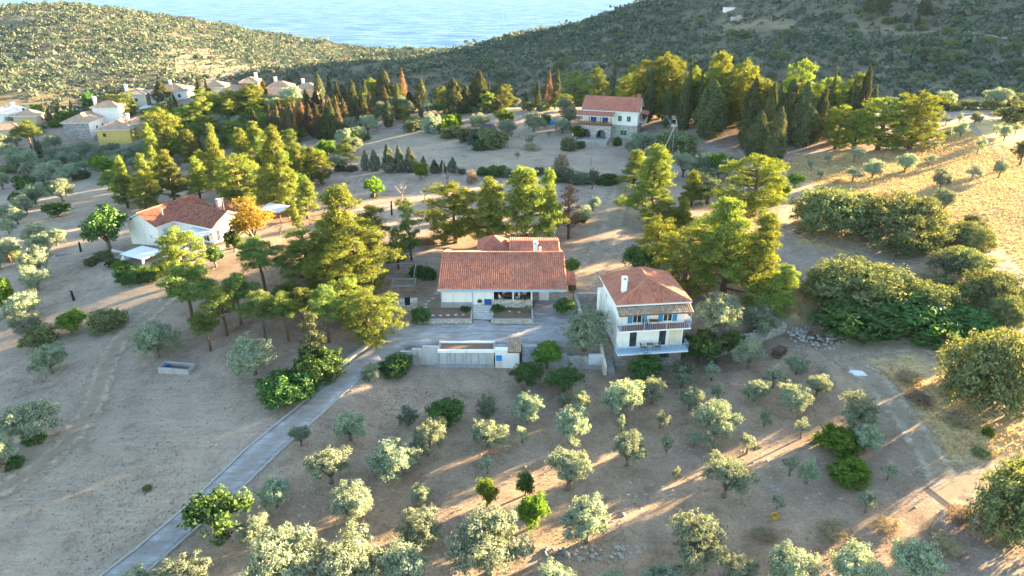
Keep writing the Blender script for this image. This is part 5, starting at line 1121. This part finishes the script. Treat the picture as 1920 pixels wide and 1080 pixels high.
for k in range(2): MB().box(-2.5+k*2.55, -.05+k*2.55, -2.0, 2.0, 2.45, 2.52).build("roof_panel", MATS["white_sheet"], pg)
for x in (-2.4, 0.025, 2.4): MB().box(x-.06, x+.06, -2.0, 2.0, 2.301, 2.449).build("beam", METAL, pg)
ov = empty("garden_oven", local(HD, -9.9, -8.6, -2.4), .3, "white domed garden oven beside the pergola", "oven")
MB().box(-.8, .8, -.7, .7, -.5, .9).build("base", W_WHITE, ov); MB().lathe([(.75,.9),(.74,1.2),(.6,1.55),(.35,1.75),(.05,1.82)], n=14).build("dome", W_WHITE, ov, smooth=True); MB().box(-.25,.25,-.78,-.5,.95,1.35).build("mouth", BLACK, ov); MB().box(.25,.5,.1,.35,1.5,2.3).build("flue", W_WHITE, ov)
tk = empty("water_tank", local(HD, -11.0, -10.4, -2.5), .9, "white cylindrical tank lying beside the garden oven", "tank")
MB().tube([(-.9,0,.55),(.9,0,.55)], .5, 14).build("drum", WHITE_P, tk); MB().box(-.7,-.5,-.4,.4,-.4,.3).build("foot", CONC2, tk); MB().box(.5,.7,-.4,.4,-.4,.3).build("foot", CONC2, tk)
pt = MB().prism([(-2.6,-7.5),(2.2,-4.6),(6.0,1.2),(4.2,2.2),(.3,-2.9),(-3.4,-5.2)], -1.5, .03).build("pavement", conc); pt.location = HD.location; pt.rotation_euler = (0,0,math.radians(-26)); props(pt, "grey concrete ramp beside the white house", "pavement", None, "structure")
lw2 = empty("garden_wall", local(HD, .3, -3.0, 0), math.radians(-26), "low white garden wall curving along the ramp of the white house", "wall")
MB().box(-4.6, 0, -1.0, -.75, -1.2, .5).build("wall", W_WHITE, lw2)
sr = empty("shelter", gp(518, 412), math.radians(-20), "small white shed roof among the pines behind the white house", "shelter")
MB().slab([(-2.2,-1.4,2.1),(2.2,-1.4,2.1),(2.2,1.4,2.5),(-2.2,1.4,2.5)], .08).build("roof", MATS["white_sheet"], sr)
for sx in (-2, 2):
    for sy in (-1.2, 1.2): MB().box(sx-.06, sx+.06, sy-.06, sy+.06, -.2, 2.1).build("post", WOOD, sr)

# --- village houses
def village_house(name, label, u, v, w_, d_, h_, rz, wall, roof, rise=1.7, front=None, chim=(.3,.6), wins=((.3,.5),(.7,.5)), rwins=(.3,.6), sz=.86):
    x, y, z = gp(u, v); w_, d_, h_, rise = w_*sz, d_*sz, h_*sz, rise*sz*.9; e = empty(name, (x, y, min(z, hm(x, y+d_*.5))-.15), math.radians(rz), label, "house", "houses of the village")
    MB().box(-w_/2, w_/2, .004 if front else 0, d_, -3, h_).build("wall", wall, e)
    if front: MB().box(-w_/2-.05, w_/2+.05, -.05, .003, -3, h_-.1).build("front_wall", front, e)
    hip_roof(e, -w_/2-.5, w_/2+.5, -.5, d_+.5, h_, h_+rise, roof, .45, .6)
    f = frame_xy('f', -w_/2, w_/2, -.06 if front else 0, d_); r = frame_xy('r', -w_/2, w_/2, 0, d_)
    for s, k in wins: window(e, f, s*w_, h_*k-.3, .9, 1.1, WOOD, None, "window", None, 1)
    for s in rwins: window(e, r, s*d_, h_*.5-.3, .8, 1.1, WOOD, None, "window", None, 1)
    if chim: chimney(e, (chim[0]-.5)*w_, chim[1]*d_, h_, h_+rise+1.0, .8, W_WHITE)
    return e
village_house("village_house", "yellow village house with a hipped tan roof", 218, 272, 8.6, 11, 4.3, 6, W_YEL, T_PALE, 2.0, None, None, ((.22,.62),), (.25,.6), 1.12)
village_house("village_house", "village house with grey stone front and white side wall", 149, 260, 7.0, 13, 4.6, 2, W_WHITE, T_PALE, 2.0, STONEV, None, ((.0,.0),)[:0], (.3,.55), 1.1)
village_house("village_house", "white two storey village house behind the stone fronted one", 205, 236, 8.0, 7.5, 6.0, 6, W_WHITE, T_PALE, 1.9, None, (.05,.3), (), (.5,), 1.0)
village_house("village_house", "low tan roofed house just behind the yellow one", 262, 254, 9, 8, 4.4, 8, W_OCHRE, T_PALE, 2.0, None, (.1,.3), (), (.4,))
village_house("village_house", "ochre house with wide tan roof at the left edge", 12, 262, 11, 9, 3.8, 12, W_OCHRE, T_PALE, 2.0, None, None, ((.3,.5),), (.5,))
village_house("village_house", "pale roofed house behind the ochre one at the left edge", 12, 230, 14, 10, 3.4, 8, W_WHITE, simple("pale_roof", (.62,.58,.52), .9, .12, 1), 2.0, None, (.6,.5), (), ())
village_house("village_house", "tan roofed house between two dark cypresses at the left", 50, 236, 8, 8, 3.8, 4, W_OCHRE, T_PALE, 2.0, None, None, (), (.5,))
village_house("village_house", "cream house standing behind the lit pines of the village", 254, 200, 9.0, 8, 5.0, 10, W_CREAM, T_PALE, 1.8, None, (.1,.6), ((.6,.5),), (.5,))
village_house("village_house", "wide pale house with white chimney above the pool", 318, 190, 14, 10, 4.0, 8, W_WHITE, T_TAN, 2.4, None, (.5,.5), ((.8,.5),), (.5,))
village_house("village_house", "tan roofed house between thin cypresses near the hill road", 402, 182, 9, 8, 4.0, 6, W_CREAM, T_PALE, 2.0, None, None, (), (.5,))
village_house("village_house", "red plastered tower house with tan hipped roof", 472, 186, 6.4, 6.5, 6.6, 10, W_REDP, T_PALE, 1.7, None, (.85,.5), ((.5,.8),), (.5,))
village_house("village_house", "low red wing in front of the red tower house", 449, 190, 13, 8, 3.8, 10, W_REDP, T_PALE, 2.2, None, None, (), ())
village_house("village_house", "tan roofed house right of the red tower house", 524, 181, 9, 7, 4.0, 4, W_CREAM, T_PALE, 2.2, None, (.3,.6), (), ())
village_house("village_house", "rightmost house of the village, half hidden by the cypress wood", 575, 185, 9, 7, 4.2, 2, W_OCHRE, T_PALE, 2.2, None, (.3,.6), (), ())
village_house("white_cottage", "white cottage with red roof half hidden in the tall wood", 1263, 238, 7, 7, 3.6, -14, W_WHITE, T_SALM, 1.8, None, None, ((.5,.4),), ())
pl = empty("swimming_pool", gp(302, 205), math.radians(6), "turquoise swimming pool in a white deck among the village houses", "pool")
MB().box(-8, 8, 0, 9, -1.5, .25).build("deck", W_WHITE, pl); MB().box(-1, 6.5, 2.5, 6.5, .251, .27).build("water", simple("pool_water", (.10,.42,.50), .1, .1, 1), pl)

# ------------------------------------------------------------------ walls, sheds and yard things
W1 = empty("retaining_wall", (-5.3, 68.8, -2.0), 0, "stained cement retaining wall with an earth filled planter on top", "wall")
RUST = simple("rust_streaked_cement", (.46,.45,.43), .9, .18, 1.0, .25, 0, (.24,.13,.075))
MB().box(-3.2, 3.2, -.15, .15, -.6, 1.75).build("wall_face", RUST, W1); MB().box(-3.3, 3.3, -.30, -.05, 1.752, 2.12).build("planter_front", W_WHITE, W1)
MB().box(-3.3, 3.3, 1.55, 1.75, 1.2, 2.2).build("planter_back", W_WHITE, W1)
for x in (-3.3, 3.08): MB().box(x, x+.22, -.049, 1.549, 1.2, 2.14).build("planter_end", CONC2, W1)
MB().box(-3.07, 3.07, -.048, 1.548, 1.2, 2.0).build("soil", SOIL, W1)
for i in range(7): MB().box(-3.2+i*.915, -3.12+i*.915, -.20, -.151, -.6, 1.74).build("rib", CONC2, W1)
MB().box(-3.4, 3.25, -.42, -.21, -.6, .14).build("footing", CONC2, W1)
W2 = empty("cement_wall", (-10.4, 69.1, -1.6), 0, "grey cement wall stepping down beside the drive", "wall")
for i, (x0, x1, z1) in enumerate(((.0,1.85,1.95),(-1.3,-.002,1.6),(-2.6,-1.302,1.25),(-4.0,-2.602,.7))): MB().box(x0, x1, -.15, .15, -1.2, z1).build("wall_section", RUST, W2)
SH = empty("shed", (-.55, 68.5, -2.05), 0, "small white shed with tan tiles and a blue door", "shed")
MB().box(-1.4, 1.4, 0, 1.7, -.4, 1.9).build("wall", W_WHITE, SH); MB().box(-1.45, .05, -.02, .5, 1.902, 2.3).build("parapet", W_WHITE, SH); MB().box(-1.45, .0, .501, 1.75, 1.902, 2.0).build("flat_roof", CONC2, SH)
MB().box(-1.3, -.65, -.05, -.002, -.2, .75).build("door_panel", W_CREAM, SH); MB().box(-1.32, -.62, -.06, -.003, .76, 1.5).build("blue_hatch", BLUE, SH)
sl = MB().slab([(.06,-.25,2.0),(1.6,-.25,2.0),(1.6,1.9,2.75),(.06,1.9,2.75)], .06).build("roof", WOOD, SH)
t = MB(); tile_panel(t, (.06,-.25,2.0),(1.6,-.25,2.0),(1.6,1.9,2.75),(.06,1.9,2.75), .22, .4, lift=.05); t.build("roof_tiles", T_TAN, sl, "stuff")
W3 = empty("garden_wall", (6.9, 68.75, -2.0), 0, "low grey wall below the yard beside the tall house", "wall")
MB().box(-4.6, -.5, -.12, .12, -.6, 1.55).build("wall_section", CONC2, W3); MB().box(-.498, 2.0, -.14, .14, -.6, 1.2).build("wall_section", STONE, W3); MB().box(2.002, 3.7, -.15, .15, -.6, 1.45).build("wall_section", simple("whitewash", (.6,.61,.62), .9, .25, 1.5), W3)
MB().box(-.6, 3.7, -.32, -.17, -.6, .12).build("footing", CONC2, W3)
ST = empty("stairway", (2.1, 68.2, -2.05), 0, "grey cement steps between the shed and the low wall", "steps")
for i in range(7): MB().box(-.9, .9, .25*i, 2.2, -.6, .28*(i+1)).build("step", CONC2, ST)
W4 = empty("stair_parapet", (10.75, 67.2, -2.2), math.radians(4), "sloping cream parapet beside the steps of the tall house", "wall")
MB().add([(-.16,0,-.6),(.16,0,-.6),(.16,5.6,-.6),(-.16,5.6,-.6),(-.16,0,.9),(.16,0,.9),(.16,5.6,2.9),(-.16,5.6,2.9)],[(0,3,2,1),(4,5,6,7),(0,1,5,4),(1,2,6,5),(2,3,7,6),(3,0,4,7)]).build("wall", W_CREAM, W4)
S2 = empty("stairway", (11.45, 67.6, -2.3), math.radians(5), "dark cement steps climbing along the side of the tall house", "steps")
for i in range(12): MB().box(-.52, .5, .45*i, 5.9, -.5, .19*(i+1)).build("step", CONC2, S2)
W5 = empty("stone_wall", (23.4, 70.6, -1.8), 0, "long pale dry stone retaining wall right of the tall house", "wall")
pts = [(0,0),(6.1,2.45),(10.4,4.2)]
def wall_run(parent, a, b, th, z0, z1, mat, name="wall"):
    a, b = Vector((*a, 0)), Vector((*b, 0)); d = (b-a).normalized(); n_ = Vector((-d.y, d.x, 0))*th/2
    q = [a-n_, b-n_, b+n_, a+n_]; return MB().prism([(p.x, p.y) for p in q], z0, z1).build(name, mat, parent)
wall_run(W5, pts[0], pts[1], .5, -1.0, 1.7, STONEB); wall_run(W5, pts[1], pts[2], .5, -.8, 1.95, STONEB); wall_run(W5, (10.42,4.0), (9.0,9.0), .45, -.5, 2.0, STONEB)
CY = empty("courtyard_wall", (8.6, 76.5, 0), math.radians(2), "low stone wall enclosing the cluttered corner beside the tall house", "wall")
MB().box(-.2, .25, -3.2, 5.2, -.5, .95).build("wall", CONC2, CY); MB().box(.252, 4.6, 4.7, 5.2, -.5, 1.25).build("wall", STONE, CY)
def heap(parent, n, rx, ry, hgt, size, mat, name, seed):
    rs = np.random.RandomState(seed)
    for i in range(n):
        r = math.sqrt(rs.rand()); a = rs.rand()*6.28; s = size*rs.uniform(.5, 1.5); x, y = rx*r*math.cos(a), ry*r*math.sin(a); z = hgt*(1-r*r)*rs.uniform(.3, 1)
        bm = bmesh.new(); bmesh.ops.create_icosphere(bm, subdivisions=1, radius=1)
        for v_ in bm.verts: v_.co = Vector((v_.co.x*s*rs.uniform(.7,1.25)+x, v_.co.y*s*rs.uniform(.7,1.25)+y, v_.co.z*s*.7*rs.uniform(.7,1.25)+z))
        me = bpy.data.meshes.new(name); bm.to_mesh(me); bm.free(); link_mesh(name, me, parent, mat)
ROCK = simple("loose_rock", (.36,.335,.29), .95, .4, 4, .5)
x, y, z = gp(1532, 632); hp = empty("rubble_heap", (x, y, z), 0, "heap of pale rubble stones against the oak thicket", "rubble"); heap(hp, 150, 3.4, 3.0, .8, .19, ROCK, "stone", 5)
x, y, z = gp(1130, 1036); hp = empty("stone_row", (x, y, z), .1, "scattered row of field stones at the foot of the grove", "stones"); heap(hp, 70, 3.6, .8, .15, .15, ROCK, "stone", 6)
x, y, z = gp(1085, 1036); hp = empty("stone_row", (x-1.6, y, z), 0, "low dark heap of small stones left of the field stone row", "stones"); heap(hp, 40, 1.7, .6, .15, .13, simple("dark_rock", (.2,.185,.17), .95, .4, 4, .5), "stone", 8)
LOGE = simple("log_ends", (.34,.17,.09), .9, .4, 6)
def woodpile(u, v, rz, L, rows, label, mat):
    x, y, z = gp(u, v); e = empty("log_pile", (x, y, z), rz, label, "log pile"); k = 0; rs = np.random.RandomState(int(u))
    for r in range(rows):
        n_ = int(L/.34)-r
        for i in range(n_):
            xx = -L/2+.17*r+i*.34+rs.uniform(-.05,.05); zz = .15+.28*r; MB().tube([(xx, -.55+rs.uniform(-.1,.1), zz), (xx+rs.uniform(-.05,.05), .55+rs.uniform(-.1,.1), zz+rs.uniform(-.03,.03))], rs.uniform(.12,.17), 7).build("log", mat, e)
woodpile(795, 458, .15, 4.2, 4, "stack of reddish cut logs under the pines behind the bungalow", LOGE)
woodpile(1462, 662, .8, 2.6, 3, "dark pile of branches and logs below the stone wall", simple("old_wood", (.12,.08,.055), .95, .4, 5, .5))
x, y, z = gp(765, 580); bq = empty("barbecue", (x, y, z), .12, "stone built barbecue with soot blackened hearth near the drive", "barbecue")
MB().box(-1.25, 1.25, -.55, .55, -.4, .85).build("base", STONEB, bq); MB().box(-1.3, -.35, -.5, .55, .852, 1.35).build("side", STONEB, bq); MB().box(.35, 1.3, -.5, .55, .852, 1.35).build("side", STONEB, bq); MB().box(-.349, .349, .3, .55, .852, 1.5).build("hearth_back", BLACK, bq); MB().box(-.349, .349, -.5, .299, .852, .90).build("hearth", BLACK, bq)
MB().box(-1.2, 1.2, .7, 1.3, -.3, .55).build("bench", CONC2, bq); MB().box(-2.4, -1.3, -.3, .1, .45, .55).build("side_slab", CONC2, bq)
x, y, z = gp(757, 535); pf = empty("metal_pergola", (x, y, z), .06, "thin metal pergola frame above a small earth bed", "frame")
for sx, sy in ((-1.5,2.6),(1.6,2.6),(1.7,-2.2)): MB().tube([(sx,sy,-.2),(sx,sy,2.2)], .05, 6).build("post", METAL, pf)
MB().tube([(-1.5,2.6,2.2),(1.6,2.6,2.2)], .05, 6).build("beam", METAL, pf); MB().tube([(1.6,2.6,2.2),(1.7,-2.2,2.2)], .05, 6).build("beam", METAL, pf)
for q in ((-1.7,1.6,-.6,-.45),(-1.7,1.6,1.8,1.95)): MB().box(q[0],q[1],q[2],q[3],-.2,.22).build("edging", CONC2, pf)
for x_ in (-1.7,1.45): MB().box(x_,x_+.15,-.449,1.799,-.2,.215).build("edging", CONC2, pf)
x, y, z = gp(333, 694); tg = empty("water_trough", (x, y, z), -.16, "old open concrete trough lying in the left field", "trough")
for q in ((-1.9,1.9,-.75,-.6),(-1.9,1.9,.6,.75)): MB().box(*q, -.3, .65).build("side", CONC2, tg)
for x_ in (-1.9,1.76): MB().box(x_,x_+.14,-.599,.599,-.3,.6).build("end", CONC2, tg)
MB().box(-1.76,1.76,-.598,.598,-.3,.12).build("floor", SOIL, tg)
bk = empty("bucket", (x-1.1, y+.25, z+.12), 0, "bright blue bucket inside the concrete trough", "bucket"); MB().lathe([(.18,0),(.24,.42),(.26,.42),(.25,.44),(.21,.42),(.16,.05)], n=12).build("tub", BLUETARP, bk); MB().tube([(-.24,0,.42),(-.15,0,.58),(.15,0,.58),(.24,0,.42)], .012, 4).build("handle", METAL, bk)
def lamp_post(x, y, z, h_, label, twin=True):
    e = empty("lamp_post", (x, y, z), 0, label, "lamp post"); MB().lathe([(.12,-.2),(.12,.15),(.06,.2),(.045,h_)], n=8).build("pole", METAL, e)
    if twin:
        MB().tube([(-.45,0,h_-.1),(.45,0,h_-.1)], .03, 6).build("arm", METAL, e)
        for s in (-.45,.45): MB().lathe([(.07,h_-.35),(.15,h_-.12),(.15,h_+.0),(.05,h_+.1)], s, 0, 10).build("lantern", WHITE_P, e)
    else: MB().lathe([(.05,h_),(.16,h_+.08),(.2,h_+.22),(.14,h_+.36),(.02,h_+.42)], 0, 0, 12).build("globe", WHITE_P, e, smooth=True)
x, y, z = gp(1077, 669); lamp_post(x, y, z, 3.0, "grey twin lantern lamp post below the yard olive")
x, y, z = gp(1073, 272); lamp_post(x, y, z, 2.4, "white globe lamp beside the stone terrace", False)
x, y, z = gp(1259, 298); up_ = empty("utility_pole", (x, y, z), 0, "wooden utility pole with a leaning stay pole", "pole"); MB().tube([(0,0,-.5),(0,0,8.0)], [.15,.1], 8).build("pole", GBARK, up_); MB().tube([(-3.2,-1.5,0),(0,0,7.6)], [.12,.09], 7).build("stay_pole", simple("pale_wood", (.42,.36,.29), .9, .25, 4), up_); MB().tube([(1.6,.5,4.4),(0,0,7.6)], .05, 5).build("brace", GBARK, up_); MB().box(-.7,.7,-.05,.05,7.3,7.42).build("crossarm", GBARK, up_)
for k, (u, v, h_, lab) in enumerate(((139,563,1.5,"dark stub of a cut trunk in the left field"),(152,472,1.7,"dark trunk stub by the burnt patch in the left field"),(1108,312,2.2,"dark post in the upper field below the stone house"),(832,345,4.5,"tall thin dark pole by the field hedge"),(735,403,2.6,"dark dead stub beside the middle pine clump"),(1541,712,1.8,"thin stake in the grove near the log pile"),(1510,655,1.6,"thin stake below the end of the stone wall"))):
    x, y, z = gp(u, v); e = empty("post", (x, y, z), rnd.uniform(0,6), lab, "post"); r = .06 if k in (2,3,5,6) else .16
    MB().tube([(0,0,-.3),(.03,.02,h_*.6),(.0,.06,h_)], [r*1.2,r,r*.75], 7).build("shaft", GBARK if k not in (0,1,4) else BLACK, e)
    if k in (0,1): MB().tube([(0,.05,h_*.85),(.25,.1,h_*1.1)], [r*.6,r*.3], 6).build("branch_stub", BLACK, e)
def car(u, v, rz, label, paint, L=4.2):
    x, y, z = gp(u, v); e = empty("parked_car", (x, y, z+.02), rz, label, "car"); w2 = .85
    prof = [(-2.1,.35),(-2.1,.75),(-1.9,.92),(-1.2,.98),(-.7,1.42),(.9,1.45),(1.6,1.0),(2.05,.85),(2.1,.35)]
    V_ = [(a,-w2*(1 if b < 1 else .82),b) for a, b in prof]+[(a,w2*(1 if b < 1 else .82),b) for a, b in prof]; n_ = len(prof)
    MB().add(V_, [tuple(range(n_)), tuple(range(n_,2*n_))[::-1]]+[(i,i+n_,(i+1)%n_+n_,(i+1)%n_) for i in range(n_)]).build("body", paint, e)
    for s in (-1,1): MB().add([(-1.0,s*.86,1.0),(-.62,s*.74,1.36),(.85,s*.74,1.38),(1.35,s*.86,1.0)],[(0,1,2,3)]).build("side_window", GLASS, e)
    MB().add([(-1.19,-.66,1.01),(-1.19,.66,1.01),(-.73,.6,1.41),(-.73,-.6,1.41)],[(0,1,2,3)]).build("windscreen", GLASS, e)
    for sx in (-1.3,1.3):
        for sy in (-.8,.8):
            wh = MB().tube([(sx,sy-.1,.32),(sx,sy+.1,.32)], .32, 12).build("wheel", BLACK, e); MB().tube([(sx,sy-.105,.32),(sx,sy+.105,.32)], .17, 10).build("rim", METAL, wh)
car(914, 241, .2, "dark grey car parked behind bushes in the upper field", simple("grey_car_paint", (.10,.10,.12), .3, .1, 2))
car(1683, 277, .3, "small blue car parked beside the last pine of the tall wood", simple("blue_car_paint", (.04,.14,.38), .3, .1, 2))
def tarp(x, y, z, sx, sy, h_, rz, label, mat):
    rs = np.random.RandomState(int(abs(x)*10)); n_ = 7; V_ = []
    for i in range(n_):
        for j in range(n_):
            a, b = -1+2*i/(n_-1), -1+2*j/(n_-1); V_.append((a*sx*(1+.08*rs.randn()), b*sy*(1+.08*rs.randn()), max(.02, h_*(1-a**4)*(1-b**4)*(.75+.35*rs.rand()))))
    e = empty("tarpaulin", (x, y, z), rz, label, "tarpaulin")
    MB().add(V_, [(i*n_+j,(i+1)*n_+j,(i+1)*n_+j+1,i*n_+j+1) for i in range(n_-1) for j in range(n_-1)]).build("sheet", mat, e)
x, y, z = gp(1128, 578); tarp(x, y, z, .8, .6, 1.1, .2, "blue plastic sheet thrown over a pile beside the tall house", BLUETARP)
x, y, z = gp(1097, 578); tarp(x, y, z, .7, .4, .4, -.2, "dark blue sheet lying behind the low courtyard wall", BLUED)
x, y, z = gp(1034, 232); tarp(x, y, z, 1.3, .8, 1.0, 0, "light blue sheet behind the olive near the stone house", BLUE)
x, y, z = gp(768, 1022); tarp(x, y, z, .45, .6, .7, .3, "pale blue sheet covering a box under the front olives", PALEBLUE)
bx_ = empty("blue_drum", gp(1316, 671), 0, "blue plastic drum under the dark tree beside the tall house", "drum"); MB().lathe([(.26,0),(.29,.05),(.29,.4),(.31,.43),(.29,.46),(.29,.85),(.25,.9),(.05,.91)], n=14).build("barrel", BLUETARP, bx_); MB().lathe([(.08,.911),(.08,.95)], .12, 0, 8).build("bung", BLACK, bx_)
yb = empty("bucket", gp(1452, 972), 0, "yellow bucket standing beside a small olive in the grove", "bucket"); MB().lathe([(.2,0),(.27,.42),(.29,.42),(.28,.45),(.24,.42),(.18,.05)], n=12).build("tub", simple("yellow_plastic", (.62,.36,.02), .5, .1, 3), yb); MB().tube([(-.26,0,.43),(-.16,0,.6),(.16,0,.6),(.26,0,.43)], .012, 4).build("handle", METAL, yb)
x, y, z = gp(1613, 697); lp = []; rs = np.random.RandomState(3)
for k in range(18): a = k*2*math.pi/18; r = rs.uniform(.85,1.1); lp.append((1.25*r*math.cos(a), .9*r*math.sin(a)))
o = MB().add([(0,0,.10)]+[(a, b, .05) for a, b in lp]+[(a*1.2, b*1.2, -.1) for a, b in lp], [(0,1+i,1+(i+1)%18) for i in range(18)]+[(1+i,19+i,19+(i+1)%18,1+(i+1)%18) for i in range(18)]).build("lime_patch", simple("white_lime", (.68,.68,.66), .95, .2, 2, .5)); o.location = (x, y, z); props(o, "pale heap of white lime on the bare track", "lime heap")
ch = empty("concrete_tank", gp(116, 481), .2, "low ruined concrete tank with burnt edges in the left field", "tank")
for q in ((-1.2,1.2,-.8,-.65),(-1.2,1.2,.65,.8)): MB().box(*q,-.3,.25).build("side", CONC2, ch)
for x_ in (-1.2,1.05): MB().box(x_,x_+.15,-.649,.649,-.3,.24).build("end", CONC2, ch)
x, y, z = gp(1385, 38); hu = empty("stone_hut", (x, y, z), .2, "ruined white stone hut on the shaded hillside", "hut"); MB().box(-4,4,-.3,.3,-1,2.6).build("wall", STONEB, hu); MB().box(-4,-3.4,.301,5,-1,2.2).build("wall", STONEB, hu); MB().box(1.2,4,.301,5,-1,3.0).build("wall", STONEB, hu)
x, y, z = gp(1368, 21); hu = empty("stone_hut", (x, y, z), .1, "low white farm hut with flat roof near the hilltop", "hut"); MB().box(-4,4,0,4,-1,2.4).build("wall", W_WHITE, hu); MB().box(-4.3,4.3,-.3,4.3,2.401,2.7).build("roof", W_CREAM, hu)
for i, (u, v) in enumerate(((255,530),(210,515),(170,505))):
    pass
# wires from the utility pole towards the stone house
# low field bank of stones along the hedge
# ------------------------------------------------------------------ dry grass, weeds, pebbles (too many to count)
def sample_zone(w_, n, seed, box):
    rs = np.random.RandomState(seed); sel = (xf > box[0]) & (xf < box[1]) & (yf > box[2]) & (yf < box[3])
    idx = np.where(sel)[0]; pr = w_[idx]+1e-9; pr = pr/pr.sum(); k = rs.choice(idx, n, p=pr)
    return xf[k]+rs.uniform(-.6,.6,n), yf[k]+rs.uniform(-.6,.6,n), rs
def hm_v(x, y):
    i = np.clip(np.searchsorted(GX, x)-1, 0, nx-2); j = np.clip(np.searchsorted(GY, y)-1, 0, ny-2); a = (x-GX[i])/(GX[i+1]-GX[i]); b = (y-GY[j])/(GY[j+1]-GY[j])
    return (ZG[j,i]*(1-a)+ZG[j,i+1]*a)*(1-b)+(ZG[j+1,i]*(1-a)+ZG[j+1,i+1]*a)*b
def tufts(name, w_, n, seed, box, h0, h1_, spread_, mat, label, blades=4):
    x, y, rs = sample_zone(w_, n, seed, box); z = hm_v(x, y); n = len(x)
    a = rs.rand(n, blades)*6.28; ln = rs.uniform(.2, .9, (n, blades)); h_ = rs.uniform(h0, h1_, (n, 1))*rs.uniform(.6, 1.2, (n, blades))
    bx_ = x[:, None]+rs.normal(size=(n, blades))*spread_*.4; by_ = y[:, None]+rs.normal(size=(n, blades))*spread_*.4
    dx, dy = np.cos(a)*spread_, np.sin(a)*spread_; wd = spread_*.35
    A_ = np.stack([bx_-dy*.35, by_+dx*.35, np.repeat(z[:, None], blades, 1)-.03], -1); B_ = np.stack([bx_+dy*.35, by_-dx*.35, np.repeat(z[:, None], blades, 1)-.03], -1)
    T_ = np.stack([bx_+dx*ln, by_+dy*ln, z[:, None]+h_], -1)
    V_ = np.stack([A_, B_, T_], 2).reshape(-1, 3); me = np_mesh(name, V_, np.arange(len(V_)).reshape(-1, 3))
    o = link_mesh(name, me, None, mat); props(o, label, "grass", None, "stuff")
G_DRY = leaf_mat("dry_grass_blades", (.40,.29,.13), (.66,.51,.27), .35, (1.1,1,.8)); G_PALE = leaf_mat("pale_stubble", (.31,.255,.18), (.44,.37,.27), .3, (1,1,.9)); G_WEED = leaf_mat("dusty_weeds", (.19,.165,.10), (.33,.285,.18), .3, (1.1,1.1,.7))
tufts("dry_grass", A["straw"]**2, 30000, 51, (20,110,30,205), .1, .32, .13, G_DRY, "golden dry grass standing in the right hand fields")
near = sstep(130, 40, np.hypot(xf, yf))*(1-far)
tufts("stubble", (1-A["straw"])*(vnoise(xf/7, yf/7, 4)**3)*(.2+near), 22000, 52, (-100,90,28,190), .05, .16, .12, G_PALE, "pale dry stubble scattered over the bare ground", 3)
tufts("weeds", (vnoise(xf/5, yf/5, 44)**5)*(.3+A["litter"])*(.15+near), 3000, 53, (-100,100,28,200), .06, .2, .13, G_WEED, "dusty low weeds scattered over the ground")
x, y, rs = sample_zone((.25+A["grove"])*(vnoise(xf/6, yf/6, 14)**4)*(.1+near), 1500, 54, (-90,80,28,160)); z = hm_v(x, y)
ico = np.array([(1,0,0),(-1,0,0),(0,1,0),(0,-1,0),(0,0,1),(0,0,-1)], float); fi = np.array([(0,2,4),(2,1,4),(1,3,4),(3,0,4),(2,0,5),(1,2,5),(3,1,5),(0,3,5)])
n = len(x); s = rs.gamma(2.5,.035,n)+.04; Vp = ico[None]*(s[:,None,None]*rs.uniform(.6,1.3,(n,6,1)))*np.array([1,1,.6]); Vp += np.stack([x,y,z],-1)[:,None]; Fp = (fi[None]+np.arange(n)[:,None,None]*6).reshape(-1,3)
o = link_mesh("pebbles", np_mesh("pebbles", Vp.reshape(-1,3), Fp), None, ROCK); props(o, "loose pale field stones scattered over the bare soil", "stones", None, "stuff")

# ------------------------------------------------------------------ the air
hz = MB().box(-9500, 9500, -1000, 14500, SEA_Z-1.5, 190).build("haze", None)
hm_, nt, out = new_mat("pale_haze")
pv = N(nt, "ShaderNodeVolumePrincipled"); pv.inputs["Color"].default_value = (.40,.62,1,1); pv.inputs["Density"].default_value = .000024; pv.inputs["Anisotropy"].default_value = 0
nt.links.new(pv.outputs[0], out.inputs[1]); hz.data.materials.append(hm_)
props(hz, "pale blue evening haze over the hills and sea", "haze", None, "stuff")
